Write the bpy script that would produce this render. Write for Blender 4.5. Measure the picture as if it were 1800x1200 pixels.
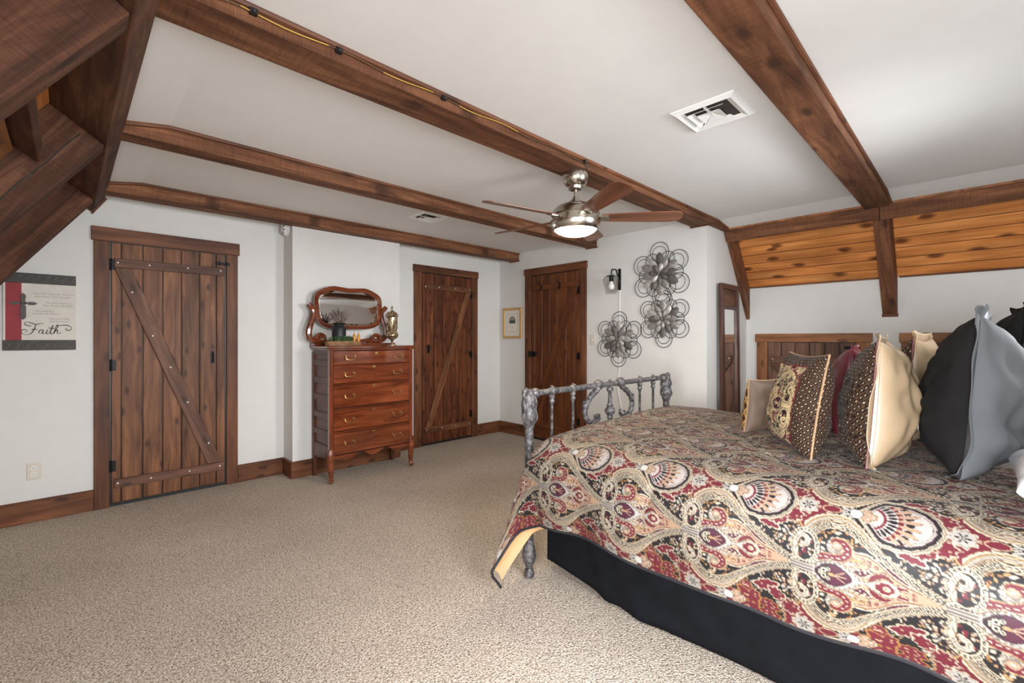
import bpy, bmesh, math, random
import numpy as np
from mathutils import Matrix, Vector

for o in list(bpy.data.objects):
    bpy.data.objects.remove(o)
SC = bpy.context.scene
COL = SC.collection
random.seed(7)
RNG = np.random.default_rng(11)

# ---------------------------------------------------------------- camera, world, light, exposure
# X runs along the far left wall, Y runs towards it, camera stands in the corner at eye height 1.30 m
cam_d = bpy.data.cameras.new('camera')
cam_d.sensor_width = 36.0
cam_d.lens = 16.0
cam_d.shift_y = -0.0025
cam_d.clip_start = 0.02
cam = bpy.data.objects.new('camera', cam_d)
COL.objects.link(cam)
cam.location = (0, 0, 1.30)
cam.rotation_euler = (math.radians(90), 0, math.radians(45.6 - 90))
SC.camera = cam

world = bpy.data.worlds.new('sky')
SC.world = world
world.use_nodes = True
world.node_tree.nodes['Background'].inputs['Color'].default_value = (0.75, 0.87, 1.0, 1)
world.node_tree.nodes['Background'].inputs['Strength'].default_value = 1.0

def area(name, loc, rot, sx, sy, power, col):
    d = bpy.data.lights.new(name, 'AREA')
    d.shape = 'RECTANGLE'
    d.size, d.size_y = sx, sy
    d.energy = power
    d.color = col
    d.spread = math.radians(112)      # beam narrowed so less light reaches the ceiling close to the windows
    o = bpy.data.objects.new(name, d)
    COL.objects.link(o)
    o.location = loc
    o.rotation_euler = rot
    return o
# daylight standing in the two gable window openings behind the camera (built below as window_1 and window_2)
GY = -0.62
WIN = [(0.25, 1.45, 0.75, 2.15), (2.62, 3.42, 1.30, 2.12)]
DAY = (0.94, 0.97, 1.0)
for i, (x0, x1, z0, z1) in enumerate(WIN):
    # skylight falls inwards and downwards through the opening
    area('window_daylight', ((x0 + x1) / 2, GY - 0.38, (z0 + z1) / 2 + (0.10, 0.0)[i]), (math.radians((70, 72)[i]), 0, 0),
         x1 - x0 + 0.3, z1 - z0 + 0.2, (60, 56)[i], DAY)
# daylight from the low window in the knee wall beside the camera (window_3)
WIN3 = (-0.52, 0.40, 0.62, 1.58)      # y0, y1, z0, z1
area('window_daylight', (-0.80, (WIN3[0] + WIN3[1]) / 2, (WIN3[2] + WIN3[3]) / 2 + 0.12), (math.radians(76), 0, math.radians(-90)),
     1.0, 1.1, 84, DAY)
SC.view_settings.view_transform = 'Standard'
SC.view_settings.look = 'None'
SC.view_settings.gamma = 1.0
SC.view_settings.use_curve_mapping = False
SC.view_settings.exposure = 0.50

# ---------------------------------------------------------------- helpers
W = {}

def lin(r, g, b):
    f = lambda c: (c / 255 / 12.92) if c / 255 <= 0.04045 else ((c / 255 + 0.055) / 1.055) ** 2.4
    return (f(r), f(g), f(b), 1.0)

def link(name, mesh, mat=None, parent=None, M=None):
    M = M or Matrix()
    o = bpy.data.objects.new(name, mesh)
    COL.objects.link(o)
    if mat and mesh and not mesh.materials:
        mesh.materials.append(mat)
    if parent:
        o.parent = parent
        o.matrix_basis = W[parent].inverted() @ M
    else:
        o.matrix_basis = M
    W[o] = M.copy()
    return o

def tag(o, label=None, cat=None, group=None, kind=None):
    if label: o['label'] = label
    if cat: o['category'] = cat
    if group: o['group'] = group
    if kind: o['kind'] = kind
    return o

def thing(name, label, cat, loc=(0, 0, 0), group=None, kind=None, rz=0):
    M = Matrix.Translation(Vector(loc)) @ Matrix.Rotation(rz, 4, 'Z')
    return tag(link(name, None, None, None, M), label, cat, group, kind)

def axesM(c, x, y):
    x = Vector(x).normalized()
    y = Vector(y)
    z = x.cross(y).normalized()
    y = z.cross(x)
    M = Matrix((( x.x, y.x, z.x, c[0]), (x.y, y.y, z.y, c[1]), (x.z, y.z, z.z, c[2]), (0, 0, 0, 1)))
    return M

def T(*v):
    return Matrix.Translation(Vector(v))

class MB:
    """collects vertices and faces of one part"""
    def __init__(s):
        s.v, s.f = [], []
    def add(s, vs, fs):
        k = len(s.v)
        s.v += [tuple(p) for p in vs]
        s.f += [tuple(i + k for i in f) for f in fs]
        return s
    def box(s, x0, x1, y0, y1, z0, z1):
        v = [(x, y, z) for x in (x0, x1) for y in (y0, y1) for z in (z0, z1)]
        return s.add(v, [(0, 1, 3, 2), (4, 6, 7, 5), (0, 4, 5, 1), (2, 3, 7, 6), (0, 2, 6, 4), (1, 5, 7, 3)])
    def prism(s, poly, d, off=(0, 0, 0)):
        """poly: 3D points, extruded by vector d"""
        n = len(poly)
        a = [tuple(Vector(p) + Vector(off)) for p in poly]
        b = [tuple(Vector(p) + Vector(off) + Vector(d)) for p in poly]
        return s.add(a + b, [tuple(range(n))[::-1], tuple(range(n, 2 * n))] +
                     [(i, (i + 1) % n, n + (i + 1) % n, n + i) for i in range(n)])
    def lathe(s, prof, n=20, c=(0, 0, 0), axis='Z', cap=True):
        vs = []
        for r, z in prof:
            for k in range(n):
                a = 2 * math.pi * k / n
                p = (r * math.cos(a), r * math.sin(a), z)
                if axis == 'X': p = (p[2], p[0], p[1])
                if axis == 'Y': p = (p[1], p[2], p[0])
                vs.append((p[0] + c[0], p[1] + c[1], p[2] + c[2]))
        fs = []
        for j in range(len(prof) - 1):
            for k in range(n):
                fs.append((j * n + k, j * n + (k + 1) % n, (j + 1) * n + (k + 1) % n, (j + 1) * n + k))
        if cap:
            fs.append(tuple(range(n))[::-1])
            fs.append(tuple((len(prof) - 1) * n + k for k in range(n)))
        return s.add(vs, fs)
    def tube(s, path, r, n=8, closed=False):
        P = [Vector(p) for p in path]
        m = len(P)
        rr = r if hasattr(r, '__len__') else [r] * m
        vs = []
        nrm = None
        for i in range(m):
            if closed:
                t = (P[(i + 1) % m] - P[i - 1])
            else:
                t = P[min(i + 1, m - 1)] - P[max(i - 1, 0)]
            t.normalize()
            if nrm is None:
                nrm = t.orthogonal().normalized()
            nrm = (nrm - t * nrm.dot(t))
            nrm = nrm.normalized() if nrm.length > 1e-6 else t.orthogonal().normalized()
            b = t.cross(nrm)
            for k in range(n):
                a = 2 * math.pi * k / n
                vs.append(tuple(P[i] + (nrm * math.cos(a) + b * math.sin(a)) * rr[i]))
        fs = []
        for i in range(m if closed else m - 1):
            j = (i + 1) % m
            for k in range(n):
                fs.append((i * n + k, i * n + (k + 1) % n, j * n + (k + 1) % n, j * n + k))
        if not closed:
            fs.append(tuple(range(n))[::-1])
            fs.append(tuple((m - 1) * n + k for k in range(n)))
        return s.add(vs, fs)
    def ball(s, c, r, n=10, m=7, sc=(1, 1, 1)):
        prof = [(max(1e-4, math.sin(math.pi * i / m)), -math.cos(math.pi * i / m)) for i in range(m + 1)]
        k0 = len(s.v)
        s.lathe(prof, n)
        for i in range(k0, len(s.v)):
            p = s.v[i]
            s.v[i] = (c[0] + p[0] * r * sc[0], c[1] + p[1] * r * sc[1], c[2] + p[2] * r * sc[2])
        return s
    def grid(s, P):
        nu, nv = len(P), len(P[0])
        vs = [tuple(p) for row in P for p in row]
        return s.add(vs, [(i * nv + j, (i + 1) * nv + j, (i + 1) * nv + j + 1, i * nv + j + 1)
                          for i in range(nu - 1) for j in range(nv - 1)])
    def mesh(s, name, smooth=False, bevel=0, seg=1):
        me = bpy.data.meshes.new(name)
        me.from_pydata(s.v, [], s.f)
        bm = bmesh.new()
        bm.from_mesh(me)
        bmesh.ops.recalc_face_normals(bm, faces=bm.faces)
        if bevel:
            bmesh.ops.bevel(bm, geom=[e for e in bm.edges if len(e.link_faces) == 2 and e.calc_face_angle(0) > 0.5],
                            offset=bevel, segments=seg, affect='EDGES', profile=0.5)
        bm.to_mesh(me)
        bm.free()
        if smooth:
            for p in me.polygons:
                p.use_smooth = True
            if smooth != 'all':
                me.set_sharp_from_angle(angle=math.radians(40))
        return me
    def obj(s, name, mat, parent=None, M=None, smooth=False, bevel=0, seg=1):
        """vertices are in the frame M (default: the parent's frame)"""
        if M is None:
            M = W[parent] if parent else Matrix()
        return link(name, s.mesh(name, smooth, bevel, seg), mat, parent, M)

_bm_cache = {}
def board(name, parent, c, L, Wd, Th, ld, wd, mat, bev=0.003):
    """a plank: L along ld, Wd along wd, Th across; its own X axis follows the grain"""
    key = (round(L, 3), round(Wd, 3), round(Th, 3), mat.name, bev)
    if key not in _bm_cache:
        _bm_cache[key] = MB().box(-L / 2, L / 2, -Wd / 2, Wd / 2, -Th / 2, Th / 2).mesh(name, False, bev)
        _bm_cache[key].materials.append(mat)
    return link(name, _bm_cache[key], None, parent, axesM(c, ld, wd))

def crom(pts, n):
    """Catmull-Rom through pts, n samples"""
    P = np.array(pts, float)
    Q = np.vstack([2 * P[0] - P[1], P, 2 * P[-1] - P[-2]])
    out = []
    for t in np.linspace(0, len(P) - 1, n):
        i = min(int(t), len(P) - 2)
        u = t - i
        a, b, c, d = Q[i], Q[i + 1], Q[i + 2], Q[i + 3]
        out.append(0.5 * ((2 * b) + (c - a) * u + (2 * a - 5 * b + 4 * c - d) * u * u + (3 * b - a - 3 * c + d) * u ** 3))
    return np.array(out)

# ---------------------------------------------------------------- materials
MT = {}
def newmat(name):
    m = bpy.data.materials.new(name)
    m.use_nodes = True
    MT[name] = m
    nt = m.node_tree
    return m, nt, nt.nodes['Principled BSDF']

def N(nt, t, **kw):
    n = nt.nodes.new(t)
    for k, v in kw.items():
        if k in n.inputs:
            n.inputs[k].default_value = v
        else:
            setattr(n, k, v)
    return n

def ramp(nt, fac, stops):
    r = nt.nodes.new('ShaderNodeValToRGB')
    e = r.color_ramp.elements
    while len(e) < len(stops):
        e.new(0.5)
    for q, (p, c) in zip(e, stops):
        q.position = p
        q.color = c
    nt.links.new(fac, r.inputs[0])
    return r

def mix(nt, fac, a, b, mode='MIX'):
    m = nt.nodes.new('ShaderNodeMix')
    m.data_type = 'RGBA'
    m.blend_type = mode
    for sock, v in ((m.inputs['Factor'], fac), (m.inputs[6], a), (m.inputs[7], b)):
        if hasattr(v, 'is_linked') or hasattr(v, 'links'):
            nt.links.new(v, sock)
        else:
            sock.default_value = v
    return m.outputs[2]

def plain(name, col, rough=0.5, metal=0.0, noise=0.0, nscale=20, bump=0.0, spec=0.5, coat=0.0):
    m, nt, b = newmat(name)
    b.inputs['Base Color'].default_value = col
    b.inputs['Roughness'].default_value = rough
    b.inputs['Metallic'].default_value = metal
    b.inputs['Specular IOR Level'].default_value = spec
    b.inputs['Coat Weight'].default_value = coat
    if noise or bump:
        tc = N(nt, 'ShaderNodeTexCoord')
        nz = N(nt, 'ShaderNodeTexNoise', Scale=nscale, Detail=5.0)
        nt.links.new(tc.outputs['Object'], nz.inputs['Vector'])
        lo = tuple(c * (1 - noise) for c in col[:3]) + (1,)
        hi = tuple(min(1, c * (1 + noise)) for c in col[:3]) + (1,)
        r = ramp(nt, nz.outputs['Fac'], [(0.3, lo), (0.7, hi)])
        nt.links.new(r.outputs[0], b.inputs['Base Color'])
        if bump:
            bp = N(nt, 'ShaderNodeBump', Strength=bump, Distance=0.004)
            nt.links.new(nz.outputs['Fac'], bp.inputs['Height'])
            nt.links.new(bp.outputs[0], b.inputs['Normal'])
    return m

def wood(name, dark, mid, light, rough=0.55, grain=12, scale=2.2, knots=0.0, saw=0.0, bump=0.25, tone=0.25, spec=0.3, coat=0.0, kcol=None, flecks=0.0, kmin=0.55):
    m, nt, b = newmat(name)
    L = nt.links.new
    tc = N(nt, 'ShaderNodeTexCoord')
    oi = N(nt, 'ShaderNodeObjectInfo')
    vm = N(nt, 'ShaderNodeVectorMath', operation='SCALE')
    vm.inputs[0].default_value = (37.1, 17.3, 9.7)
    L(oi.outputs['Random'], vm.inputs['Scale'])
    ad = N(nt, 'ShaderNodeVectorMath', operation='ADD')
    L(tc.outputs['Object'], ad.inputs[0]); L(vm.outputs[0], ad.inputs[1])
    mp = N(nt, 'ShaderNodeMapping')
    mp.inputs['Scale'].default_value = (scale, scale * grain, scale * grain)
    L(ad.outputs[0], mp.inputs['Vector'])
    n1 = N(nt, 'ShaderNodeTexNoise', Scale=1.0, Detail=7.0, Roughness=0.62, Distortion=0.7)
    L(mp.outputs[0], n1.inputs['Vector'])
    r1 = ramp(nt, n1.outputs['Fac'], [(0.28, dark), (0.5, mid), (0.74, light)])
    mp2 = N(nt, 'ShaderNodeMapping')
    mp2.inputs['Scale'].default_value = (1.6, 6, 6)
    L(ad.outputs[0], mp2.inputs['Vector'])
    n2 = N(nt, 'ShaderNodeTexNoise', Scale=1.0, Detail=2.0)
    L(mp2.outputs[0], n2.inputs['Vector'])
    r2 = ramp(nt, n2.outputs['Fac'], [(0.3, (0.68, 0.66, 0.64, 1)), (0.7, (1.22, 1.2, 1.18, 1))])
    col = mix(nt, 1.0, r1.outputs[0], r2.outputs[0], 'MULTIPLY')
    mr = N(nt, 'ShaderNodeMapRange')
    mr.inputs['To Min'].default_value = 1 - tone
    mr.inputs['To Max'].default_value = 1 + tone
    L(oi.outputs['Random'], mr.inputs['Value'])
    col = mix(nt, 1.0, col, mr.outputs[0], 'MULTIPLY')
    height = n1.outputs['Fac']
    if knots:
        mp3 = N(nt, 'ShaderNodeMapping')
        mp3.inputs['Scale'].default_value = (3.4 * knots, 8.0 * knots, 8.0 * knots)
        L(ad.outputs[0], mp3.inputs['Vector'])
        nd = N(nt, 'ShaderNodeTexNoise', Scale=3.0, Detail=2.0)
        L(mp3.outputs[0], nd.inputs['Vector'])
        dv = N(nt, 'ShaderNodeVectorMath', operation='SCALE')
        dv.inputs['Scale'].default_value = 0.16
        L(nd.outputs['Color'], dv.inputs[0])
        da = N(nt, 'ShaderNodeVectorMath', operation='ADD')
        L(mp3.outputs[0], da.inputs[0]); L(dv.outputs[0], da.inputs[1])
        vo = N(nt, 'ShaderNodeTexVoronoi', Scale=1.0, voronoi_dimensions='2D')
        L(da.outputs[0], vo.inputs['Vector'])
        kr = ramp(nt, vo.outputs['Distance'], [(0.08, (0.85, 0.85, 0.85, 1)), (0.15, (0.62, 0.62, 0.62, 1)), (0.26, (0, 0, 0, 1))])
        sp = N(nt, 'ShaderNodeSeparateColor')
        L(vo.outputs['Color'], sp.inputs[0])
        gt = N(nt, 'ShaderNodeMath', operation='GREATER_THAN')
        gt.inputs[1].default_value = kmin
        L(sp.outputs[0], gt.inputs[0])
        mu = N(nt, 'ShaderNodeMath', operation='MULTIPLY')
        L(kr.outputs[0], mu.inputs[0]); L(gt.outputs[0], mu.inputs[1])
        col = mix(nt, mu.outputs[0], col, kcol or tuple(c * 0.3 for c in dark[:3]) + (1,))
    if flecks:
        nf = N(nt, 'ShaderNodeTexNoise', Scale=9.0, Detail=6.0, Roughness=0.75)
        L(ad.outputs[0], nf.inputs['Vector'])
        fr = ramp(nt, nf.outputs['Fac'], [(0.71, (0, 0, 0, 1)), (0.74, (0.8, 0.8, 0.8, 1))])
        col = mix(nt, fr.outputs[0], col, lin(205, 190, 170))
    if saw:
        wv = N(nt, 'ShaderNodeTexNoise', Scale=1.0, Detail=4.0, Roughness=0.65)
        mps = N(nt, 'ShaderNodeMapping')
        mps.inputs['Rotation'].default_value = (0, 0, math.radians(7))
        mps.inputs['Scale'].default_value = (230, 9, 9)
        L(ad.outputs[0], mps.inputs['Vector'])
        L(mps.outputs[0], wv.inputs['Vector'])
        sr = ramp(nt, wv.outputs['Fac'], [(0.34, (1 - 0.30 * saw,) * 3 + (1,)), (0.56, (1.06, 1.06, 1.06, 1))])
        col = mix(nt, 1.0, col, sr.outputs[0], 'MULTIPLY')
        am = N(nt, 'ShaderNodeMath', operation='ADD')
        L(n1.outputs['Fac'], am.inputs[0]); L(wv.outputs['Fac'], am.inputs[1])
        height = am.outputs[0]
    L(col, b.inputs['Base Color'])
    b.inputs['Roughness'].default_value = rough
    b.inputs['Specular IOR Level'].default_value = spec
    b.inputs['Coat Weight'].default_value = coat
    b.inputs['Coat Roughness'].default_value = 0.12
    bp = N(nt, 'ShaderNodeBump', Strength=bump, Distance=0.003)
    L(height, bp.inputs['Height'])
    L(bp.outputs[0], b.inputs['Normal'])
    return m

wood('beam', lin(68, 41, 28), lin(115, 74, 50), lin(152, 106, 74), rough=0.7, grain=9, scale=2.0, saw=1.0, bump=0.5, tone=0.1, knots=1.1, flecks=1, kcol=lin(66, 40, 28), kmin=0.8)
wood('rafter_shaded', lin(48, 30, 22), lin(86, 55, 40), lin(124, 86, 64), rough=0.75, grain=9, scale=2.0, saw=0.9, bump=0.55, tone=0.08, knots=1.0, kcol=lin(46, 30, 24), kmin=0.8)  # beam wood with the shade of the camera-side slope put into its colour
wood('pine', lin(174, 102, 52), lin(207, 133, 72), lin(230, 164, 100), rough=0.42, grain=16, scale=1.6, knots=1.0, bump=0.08, tone=0.12, kcol=lin(74, 34, 20))
wood('door_wood', lin(72, 43, 28), lin(113, 72, 46), lin(148, 102, 69), rough=0.5, grain=10, scale=2.0, knots=1.7, bump=0.2, tone=0.22, kcol=lin(62, 34, 22), kmin=0.82)
wood('door_wood_red', lin(62, 30, 18), lin(104, 56, 32), lin(146, 86, 50), rough=0.45, grain=10, scale=2.0, knots=1.7, bump=0.15, tone=0.25, kcol=lin(48, 24, 16), kmin=0.6)
wood('door_wood_deep', lin(66, 34, 18), lin(98, 54, 28), lin(124, 74, 40), rough=0.42, grain=9, scale=1.8, knots=1.6, bump=0.12, tone=0.1, kcol=lin(60, 32, 18), kmin=0.8)
wood('knee_door_wood', lin(78, 54, 44), lin(112, 82, 68), lin(140, 108, 90), rough=0.6, grain=10, scale=2.0, knots=1.6, bump=0.2, tone=0.15, kcol=lin(66, 46, 38), kmin=0.75)
wood('casing', lin(72, 40, 26), lin(108, 66, 42), lin(138, 90, 60), rough=0.5, grain=9, scale=1.7, knots=1.4, bump=0.18, tone=0.12, kcol=lin(60, 34, 24), kmin=0.8)
wood('casing_light', lin(108, 68, 42), lin(148, 98, 62), lin(178, 126, 84), rough=0.5, grain=9, scale=1.7, knots=1.4, bump=0.12, tone=0.06, kcol=lin(92, 56, 36), kmin=0.8)
wood('brace_wood', lin(70, 45, 36), lin(104, 72, 57), lin(136, 98, 78), rough=0.55, grain=9, scale=1.8, knots=1.5, bump=0.2, tone=0.1, kcol=lin(64, 42, 34), kmin=0.8)
wood('mahogany', lin(78, 33, 17), lin(116, 56, 31), lin(146, 80, 47), rough=0.15, grain=9, scale=2.2, bump=0.03, tone=0.06, spec=0.5, coat=0.8)
wood('mahogany_side', lin(66, 36, 26), lin(92, 54, 40), lin(116, 72, 54), rough=0.35, grain=9, scale=2.2, bump=0.04, tone=0.06, spec=0.4)
wood('fan_blade', lin(84, 46, 28), lin(112, 66, 42), lin(140, 90, 60), rough=0.32, grain=14, scale=3, bump=0.03, tone=0.05, spec=0.5)
wood('mirror_wood', lin(56, 36, 30), lin(84, 56, 46), lin(108, 76, 62), rough=0.4, grain=10, scale=2.4, bump=0.08, tone=0.08)
wood('bark', lin(84, 60, 42), lin(134, 102, 74), lin(176, 142, 108), rough=0.85, grain=3, scale=14, bump=0.7, tone=0.05)
plain('wall_paint', lin(221, 219, 215), rough=0.75, noise=0.015, nscale=9, bump=0.03, spec=0.25)
plain('ceiling_paint', lin(236, 234, 231), rough=0.8, noise=0.012, nscale=6, bump=0.02, spec=0.2)
plain('white_plastic', lin(232, 230, 224), rough=0.45, noise=0.02, nscale=30)
plain('almond_plastic', lin(214, 205, 190), rough=0.4, noise=0.02, nscale=30)
plain('vent_white', lin(238, 237, 233), rough=0.45, noise=0.02, nscale=15)
plain('duct_dark', lin(58, 52, 48), rough=0.7, noise=0.5, nscale=30)
plain('black_iron', lin(24, 23, 24), rough=0.45, metal=0.6, noise=0.3, nscale=60)
plain('black_paint', lin(30, 30, 32), rough=0.4, noise=0.2, nscale=40)
plain('screw', lin(214, 210, 204), rough=0.3, metal=0.8, noise=0.05)
plain('brass', lin(196, 160, 98), rough=0.28, metal=0.95, noise=0.12, nscale=40)
plain('nickel', lin(186, 178, 166), rough=0.24, metal=1.0, noise=0.05, nscale=50)
plain('cable_brown', lin(92, 62, 34), rough=0.5, noise=0.2)
plain('cable_yellow', lin(216, 172, 72), rough=0.45, noise=0.1)
plain('cord_white', lin(240, 240, 238), rough=0.4, noise=0.02)
plain('wire_dark', lin(48, 43, 40), rough=0.5, metal=0.5, noise=0.2, nscale=60)
plain('galvanised', lin(156, 152, 148), rough=0.5, metal=0.55, noise=0.4, nscale=55, bump=0.15)
plain('galvanised_dark', lin(112, 108, 104), rough=0.55, metal=0.5, noise=0.35, nscale=55, bump=0.15)
plain('galvanised_light', lin(196, 192, 188), rough=0.45, metal=0.5, noise=0.25, nscale=55, bump=0.15)
plain('black_linen', lin(15, 16, 20), rough=0.95, noise=0.25, nscale=14, bump=0.1, spec=0.15)
plain('binding', lin(26, 25, 30), rough=0.6, noise=0.2, nscale=60)
plain('lining_tan', lin(186, 148, 104), rough=0.55, noise=0.08, nscale=12)
plain('mattress_white', lin(220, 216, 210), rough=0.9, noise=0.04)
plain('charcoal_front', lin(17, 15, 15), rough=0.9, noise=0.18, nscale=9, spec=0.2, bump=0.08)
plain('charcoal_back', lin(72, 73, 75), rough=0.75, noise=0.1, nscale=7, spec=0.3, bump=0.06)
plain('satin_tan', lin(146, 125, 99), rough=0.30, noise=0.07, nscale=6, spec=0.6, bump=0.05)
plain('satin_brown', lin(100, 82, 69), rough=0.58, noise=0.08, nscale=8, spec=0.3, bump=0.04)
plain('satin_burgundy', lin(88, 26, 36), rough=0.36, noise=0.18, nscale=10, spec=0.6, bump=0.1)
plain('satin_silver', lin(196, 196, 200), rough=0.35, noise=0.08, nscale=8, spec=0.6, bump=0.05)
plain('cord_gold', lin(150, 120, 88), rough=0.5, noise=0.25, nscale=90)
plain('cord_red', lin(98, 40, 46), rough=0.5, noise=0.25, nscale=90)
plain('candle_amber', lin(206, 138, 58), rough=0.35, noise=0.06)
plain('moss', lin(52, 78, 36), rough=0.8, noise=0.4, nscale=80)
plain('lavender', lin(126, 108, 104), rough=0.9, noise=0.35, nscale=60)
plain('stem', lin(112, 104, 78), rough=0.8, noise=0.2, nscale=60)
plain('tin_black', lin(44, 45, 48), rough=0.45, metal=0.4, noise=0.15, nscale=30)
plain('gold_frame', lin(206, 166, 110), rough=0.4, metal=0.35, noise=0.22, nscale=45, bump=0.2)
plain('mat_paper', lin(226, 218, 204), rough=0.8, noise=0.02)
plain('ink', lin(58, 56, 54), rough=0.8, noise=0.2, nscale=50)
plain('ink_green', lin(74, 84, 72), rough=0.8, noise=0.4, nscale=80)
plain('plaque_cream', lin(214, 208, 198), rough=0.7, noise=0.05, nscale=14)
plain('plaque_red', lin(150, 52, 60), rough=0.7, noise=0.14, nscale=14)
plain('plaque_dark', lin(44, 38, 34), rough=0.5, noise=0.35, nscale=40, bump=0.3)
plain('plaque_relief', lin(92, 84, 76), rough=0.5, noise=0.25, nscale=40)
plain('cross_wood', lin(60, 30, 26), rough=0.4, noise=0.35, nscale=40)
plain('grey_text', lin(150, 142, 136), rough=0.8, noise=0.05)
plain('bulb_white', lin(244, 242, 236), rough=0.2, noise=0.01)
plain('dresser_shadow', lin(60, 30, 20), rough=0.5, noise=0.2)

m, nt, b = newmat('mirror_glass')
b.inputs['Base Color'].default_value = (0.95, 0.95, 0.94, 1)
b.inputs['Metallic'].default_value = 1.0
b.inputs['Roughness'].default_value = 0.015
m, nt, b = newmat('mercury_glass')
b.inputs['Metallic'].default_value = 0.85
b.inputs['Roughness'].default_value = 0.12
tc = N(nt, 'ShaderNodeTexCoord'); nz = N(nt, 'ShaderNodeTexNoise', Scale=26.0, Detail=6.0)
nt.links.new(tc.outputs['Object'], nz.inputs['Vector'])
r = ramp(nt, nz.outputs['Fac'], [(0.35, lin(120, 96, 64)), (0.5, lin(206, 184, 150)), (0.7, lin(236, 226, 206))])
nt.links.new(r.outputs[0], b.inputs['Base Color'])

def thin_glass(name, tint, gloss):
    m = bpy.data.materials.new(name); m.use_nodes = True; MT[name] = m
    nt = m.node_tree; nt.nodes.remove(nt.nodes['Principled BSDF'])
    tr = N(nt, 'ShaderNodeBsdfTransparent', Color=tint)
    gl = N(nt, 'ShaderNodeBsdfGlossy', Roughness=0.03)
    lw = N(nt, 'ShaderNodeLayerWeight', Blend=gloss)
    mx = N(nt, 'ShaderNodeMixShader')
    nt.links.new(lw.outputs['Fresnel'], mx.inputs[0]); nt.links.new(tr.outputs[0], mx.inputs[1]); nt.links.new(gl.outputs[0], mx.inputs[2])
    nt.links.new(mx.outputs[0], nt.nodes['Material Output'].inputs[0])
    return m
thin_glass('clear_glass', (0.975, 0.975, 0.975, 1), 0.07)
thin_glass('window_glass', (0.99, 0.99, 0.99, 1), 0.02)

m = bpy.data.materials.new('lit_bowl'); m.use_nodes = True; MT['lit_bowl'] = m
nt = m.node_tree; nt.nodes.remove(nt.nodes['Principled BSDF'])
em = N(nt, 'ShaderNodeEmission', Strength=50.0, Color=(1.0, 0.80, 0.52, 1))
nt.links.new(em.outputs[0], nt.nodes['Material Output'].inputs[0])

# patinated iron of the bed
m, nt, b = newmat('patina_iron')
tc = N(nt, 'ShaderNodeTexCoord'); nz = N(nt, 'ShaderNodeTexNoise', Scale=48.0, Detail=6.0, Roughness=0.7)
nt.links.new(tc.outputs['Object'], nz.inputs['Vector'])
r = ramp(nt, nz.outputs['Fac'], [(0.34, lin(40, 38, 40)), (0.48, lin(80, 77, 79)), (0.60, lin(118, 113, 111)), (0.72, lin(164, 157, 150))])
nt.links.new(r.outputs[0], b.inputs['Base Color'])
b.inputs['Roughness'].default_value = 0.5; b.inputs['Metallic'].default_value = 0.35
bp = N(nt, 'ShaderNodeBump', Strength=0.35, Distance=0.004)
nt.links.new(nz.outputs['Fac'], bp.inputs['Height']); nt.links.new(bp.outputs[0], b.inputs['Normal'])

# carpet
m, nt, b = newmat('carpet')
L = nt.links.new
tc = N(nt, 'ShaderNodeTexCoord')
n0 = N(nt, 'ShaderNodeTexNoise', Scale=60.0, Detail=2.0)
L(tc.outputs['Object'], n0.inputs['Vector'])
sv = N(nt, 'ShaderNodeVectorMath', operation='SCALE'); sv.inputs['Scale'].default_value = 0.012
L(n0.outputs['Color'], sv.inputs[0])
av = N(nt, 'ShaderNodeVectorMath', operation='ADD')
L(tc.outputs['Object'], av.inputs[0]); L(sv.outputs[0], av.inputs[1])
vo = N(nt, 'ShaderNodeTexVoronoi', Scale=135.0)
L(av.outputs[0], vo.inputs['Vector'])
n1 = N(nt, 'ShaderNodeTexNoise', Scale=115.0, Detail=3.0, Roughness=0.75)
L(tc.outputs['Object'], n1.inputs['Vector'])
r1 = ramp(nt, n1.outputs['Fac'], [(0.36, lin(108, 88, 74)), (0.44, lin(202, 186, 170)), (0.56, lin(229, 216, 201)), (0.72, lin(246, 238, 227))])
rv = ramp(nt, vo.outputs['Distance'], [(0.25, (1.08, 1.08, 1.08, 1)), (0.75, (0.62, 0.6, 0.58, 1))])
c = mix(nt, 1.0, r1.outputs[0], rv.outputs[0], 'MULTIPLY')
n2 = N(nt, 'ShaderNodeTexNoise', Scale=1.6, Detail=3.0)
L(tc.outputs['Object'], n2.inputs['Vector'])
r2 = ramp(nt, n2.outputs['Fac'], [(0.3, (0.92, 0.92, 0.92, 1)), (0.7, (1.07, 1.07, 1.07, 1))])
c = mix(nt, 1.0, c, r2.outputs[0], 'MULTIPLY')
L(c, b.inputs['Base Color'])
b.inputs['Roughness'].default_value = 1.0
b.inputs['Specular IOR Level'].default_value = 0.05
mh = N(nt, 'ShaderNodeMath', operation='SUBTRACT')
L(n1.outputs['Fac'], mh.inputs[0]); L(vo.outputs['Distance'], mh.inputs[1])
bp = N(nt, 'ShaderNodeBump', Strength=0.8, Distance=0.008)
L(mh.outputs[0], bp.inputs['Height']); L(bp.outputs[0], b.inputs['Normal'])

def woven(name, rough=0.5, spec=0.45, bump=0.0):
    """cloth whose print is stored per vertex by the drawing code"""
    m, nt, b = newmat(name)
    at = N(nt, 'ShaderNodeAttribute', attribute_name='print')
    nt.links.new(at.outputs['Color'], b.inputs['Base Color'])
    b.inputs['Roughness'].default_value = rough
    b.inputs['Specular IOR Level'].default_value = spec
    b.inputs['Sheen Weight'].default_value = 0.03
    tc = N(nt, 'ShaderNodeTexCoord'); nz = N(nt, 'ShaderNodeTexNoise', Scale=420.0, Detail=2.0)
    nt.links.new(tc.outputs['Object'], nz.inputs['Vector'])
    bp = N(nt, 'ShaderNodeBump', Strength=0.12 + bump, Distance=0.001)
    nt.links.new(nz.outputs['Fac'], bp.inputs['Height']); nt.links.new(bp.outputs[0], b.inputs['Normal'])
    return m
woven('brocade', 0.58, 0.28)
woven('pillow_print', 0.75, 0.12)
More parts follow.
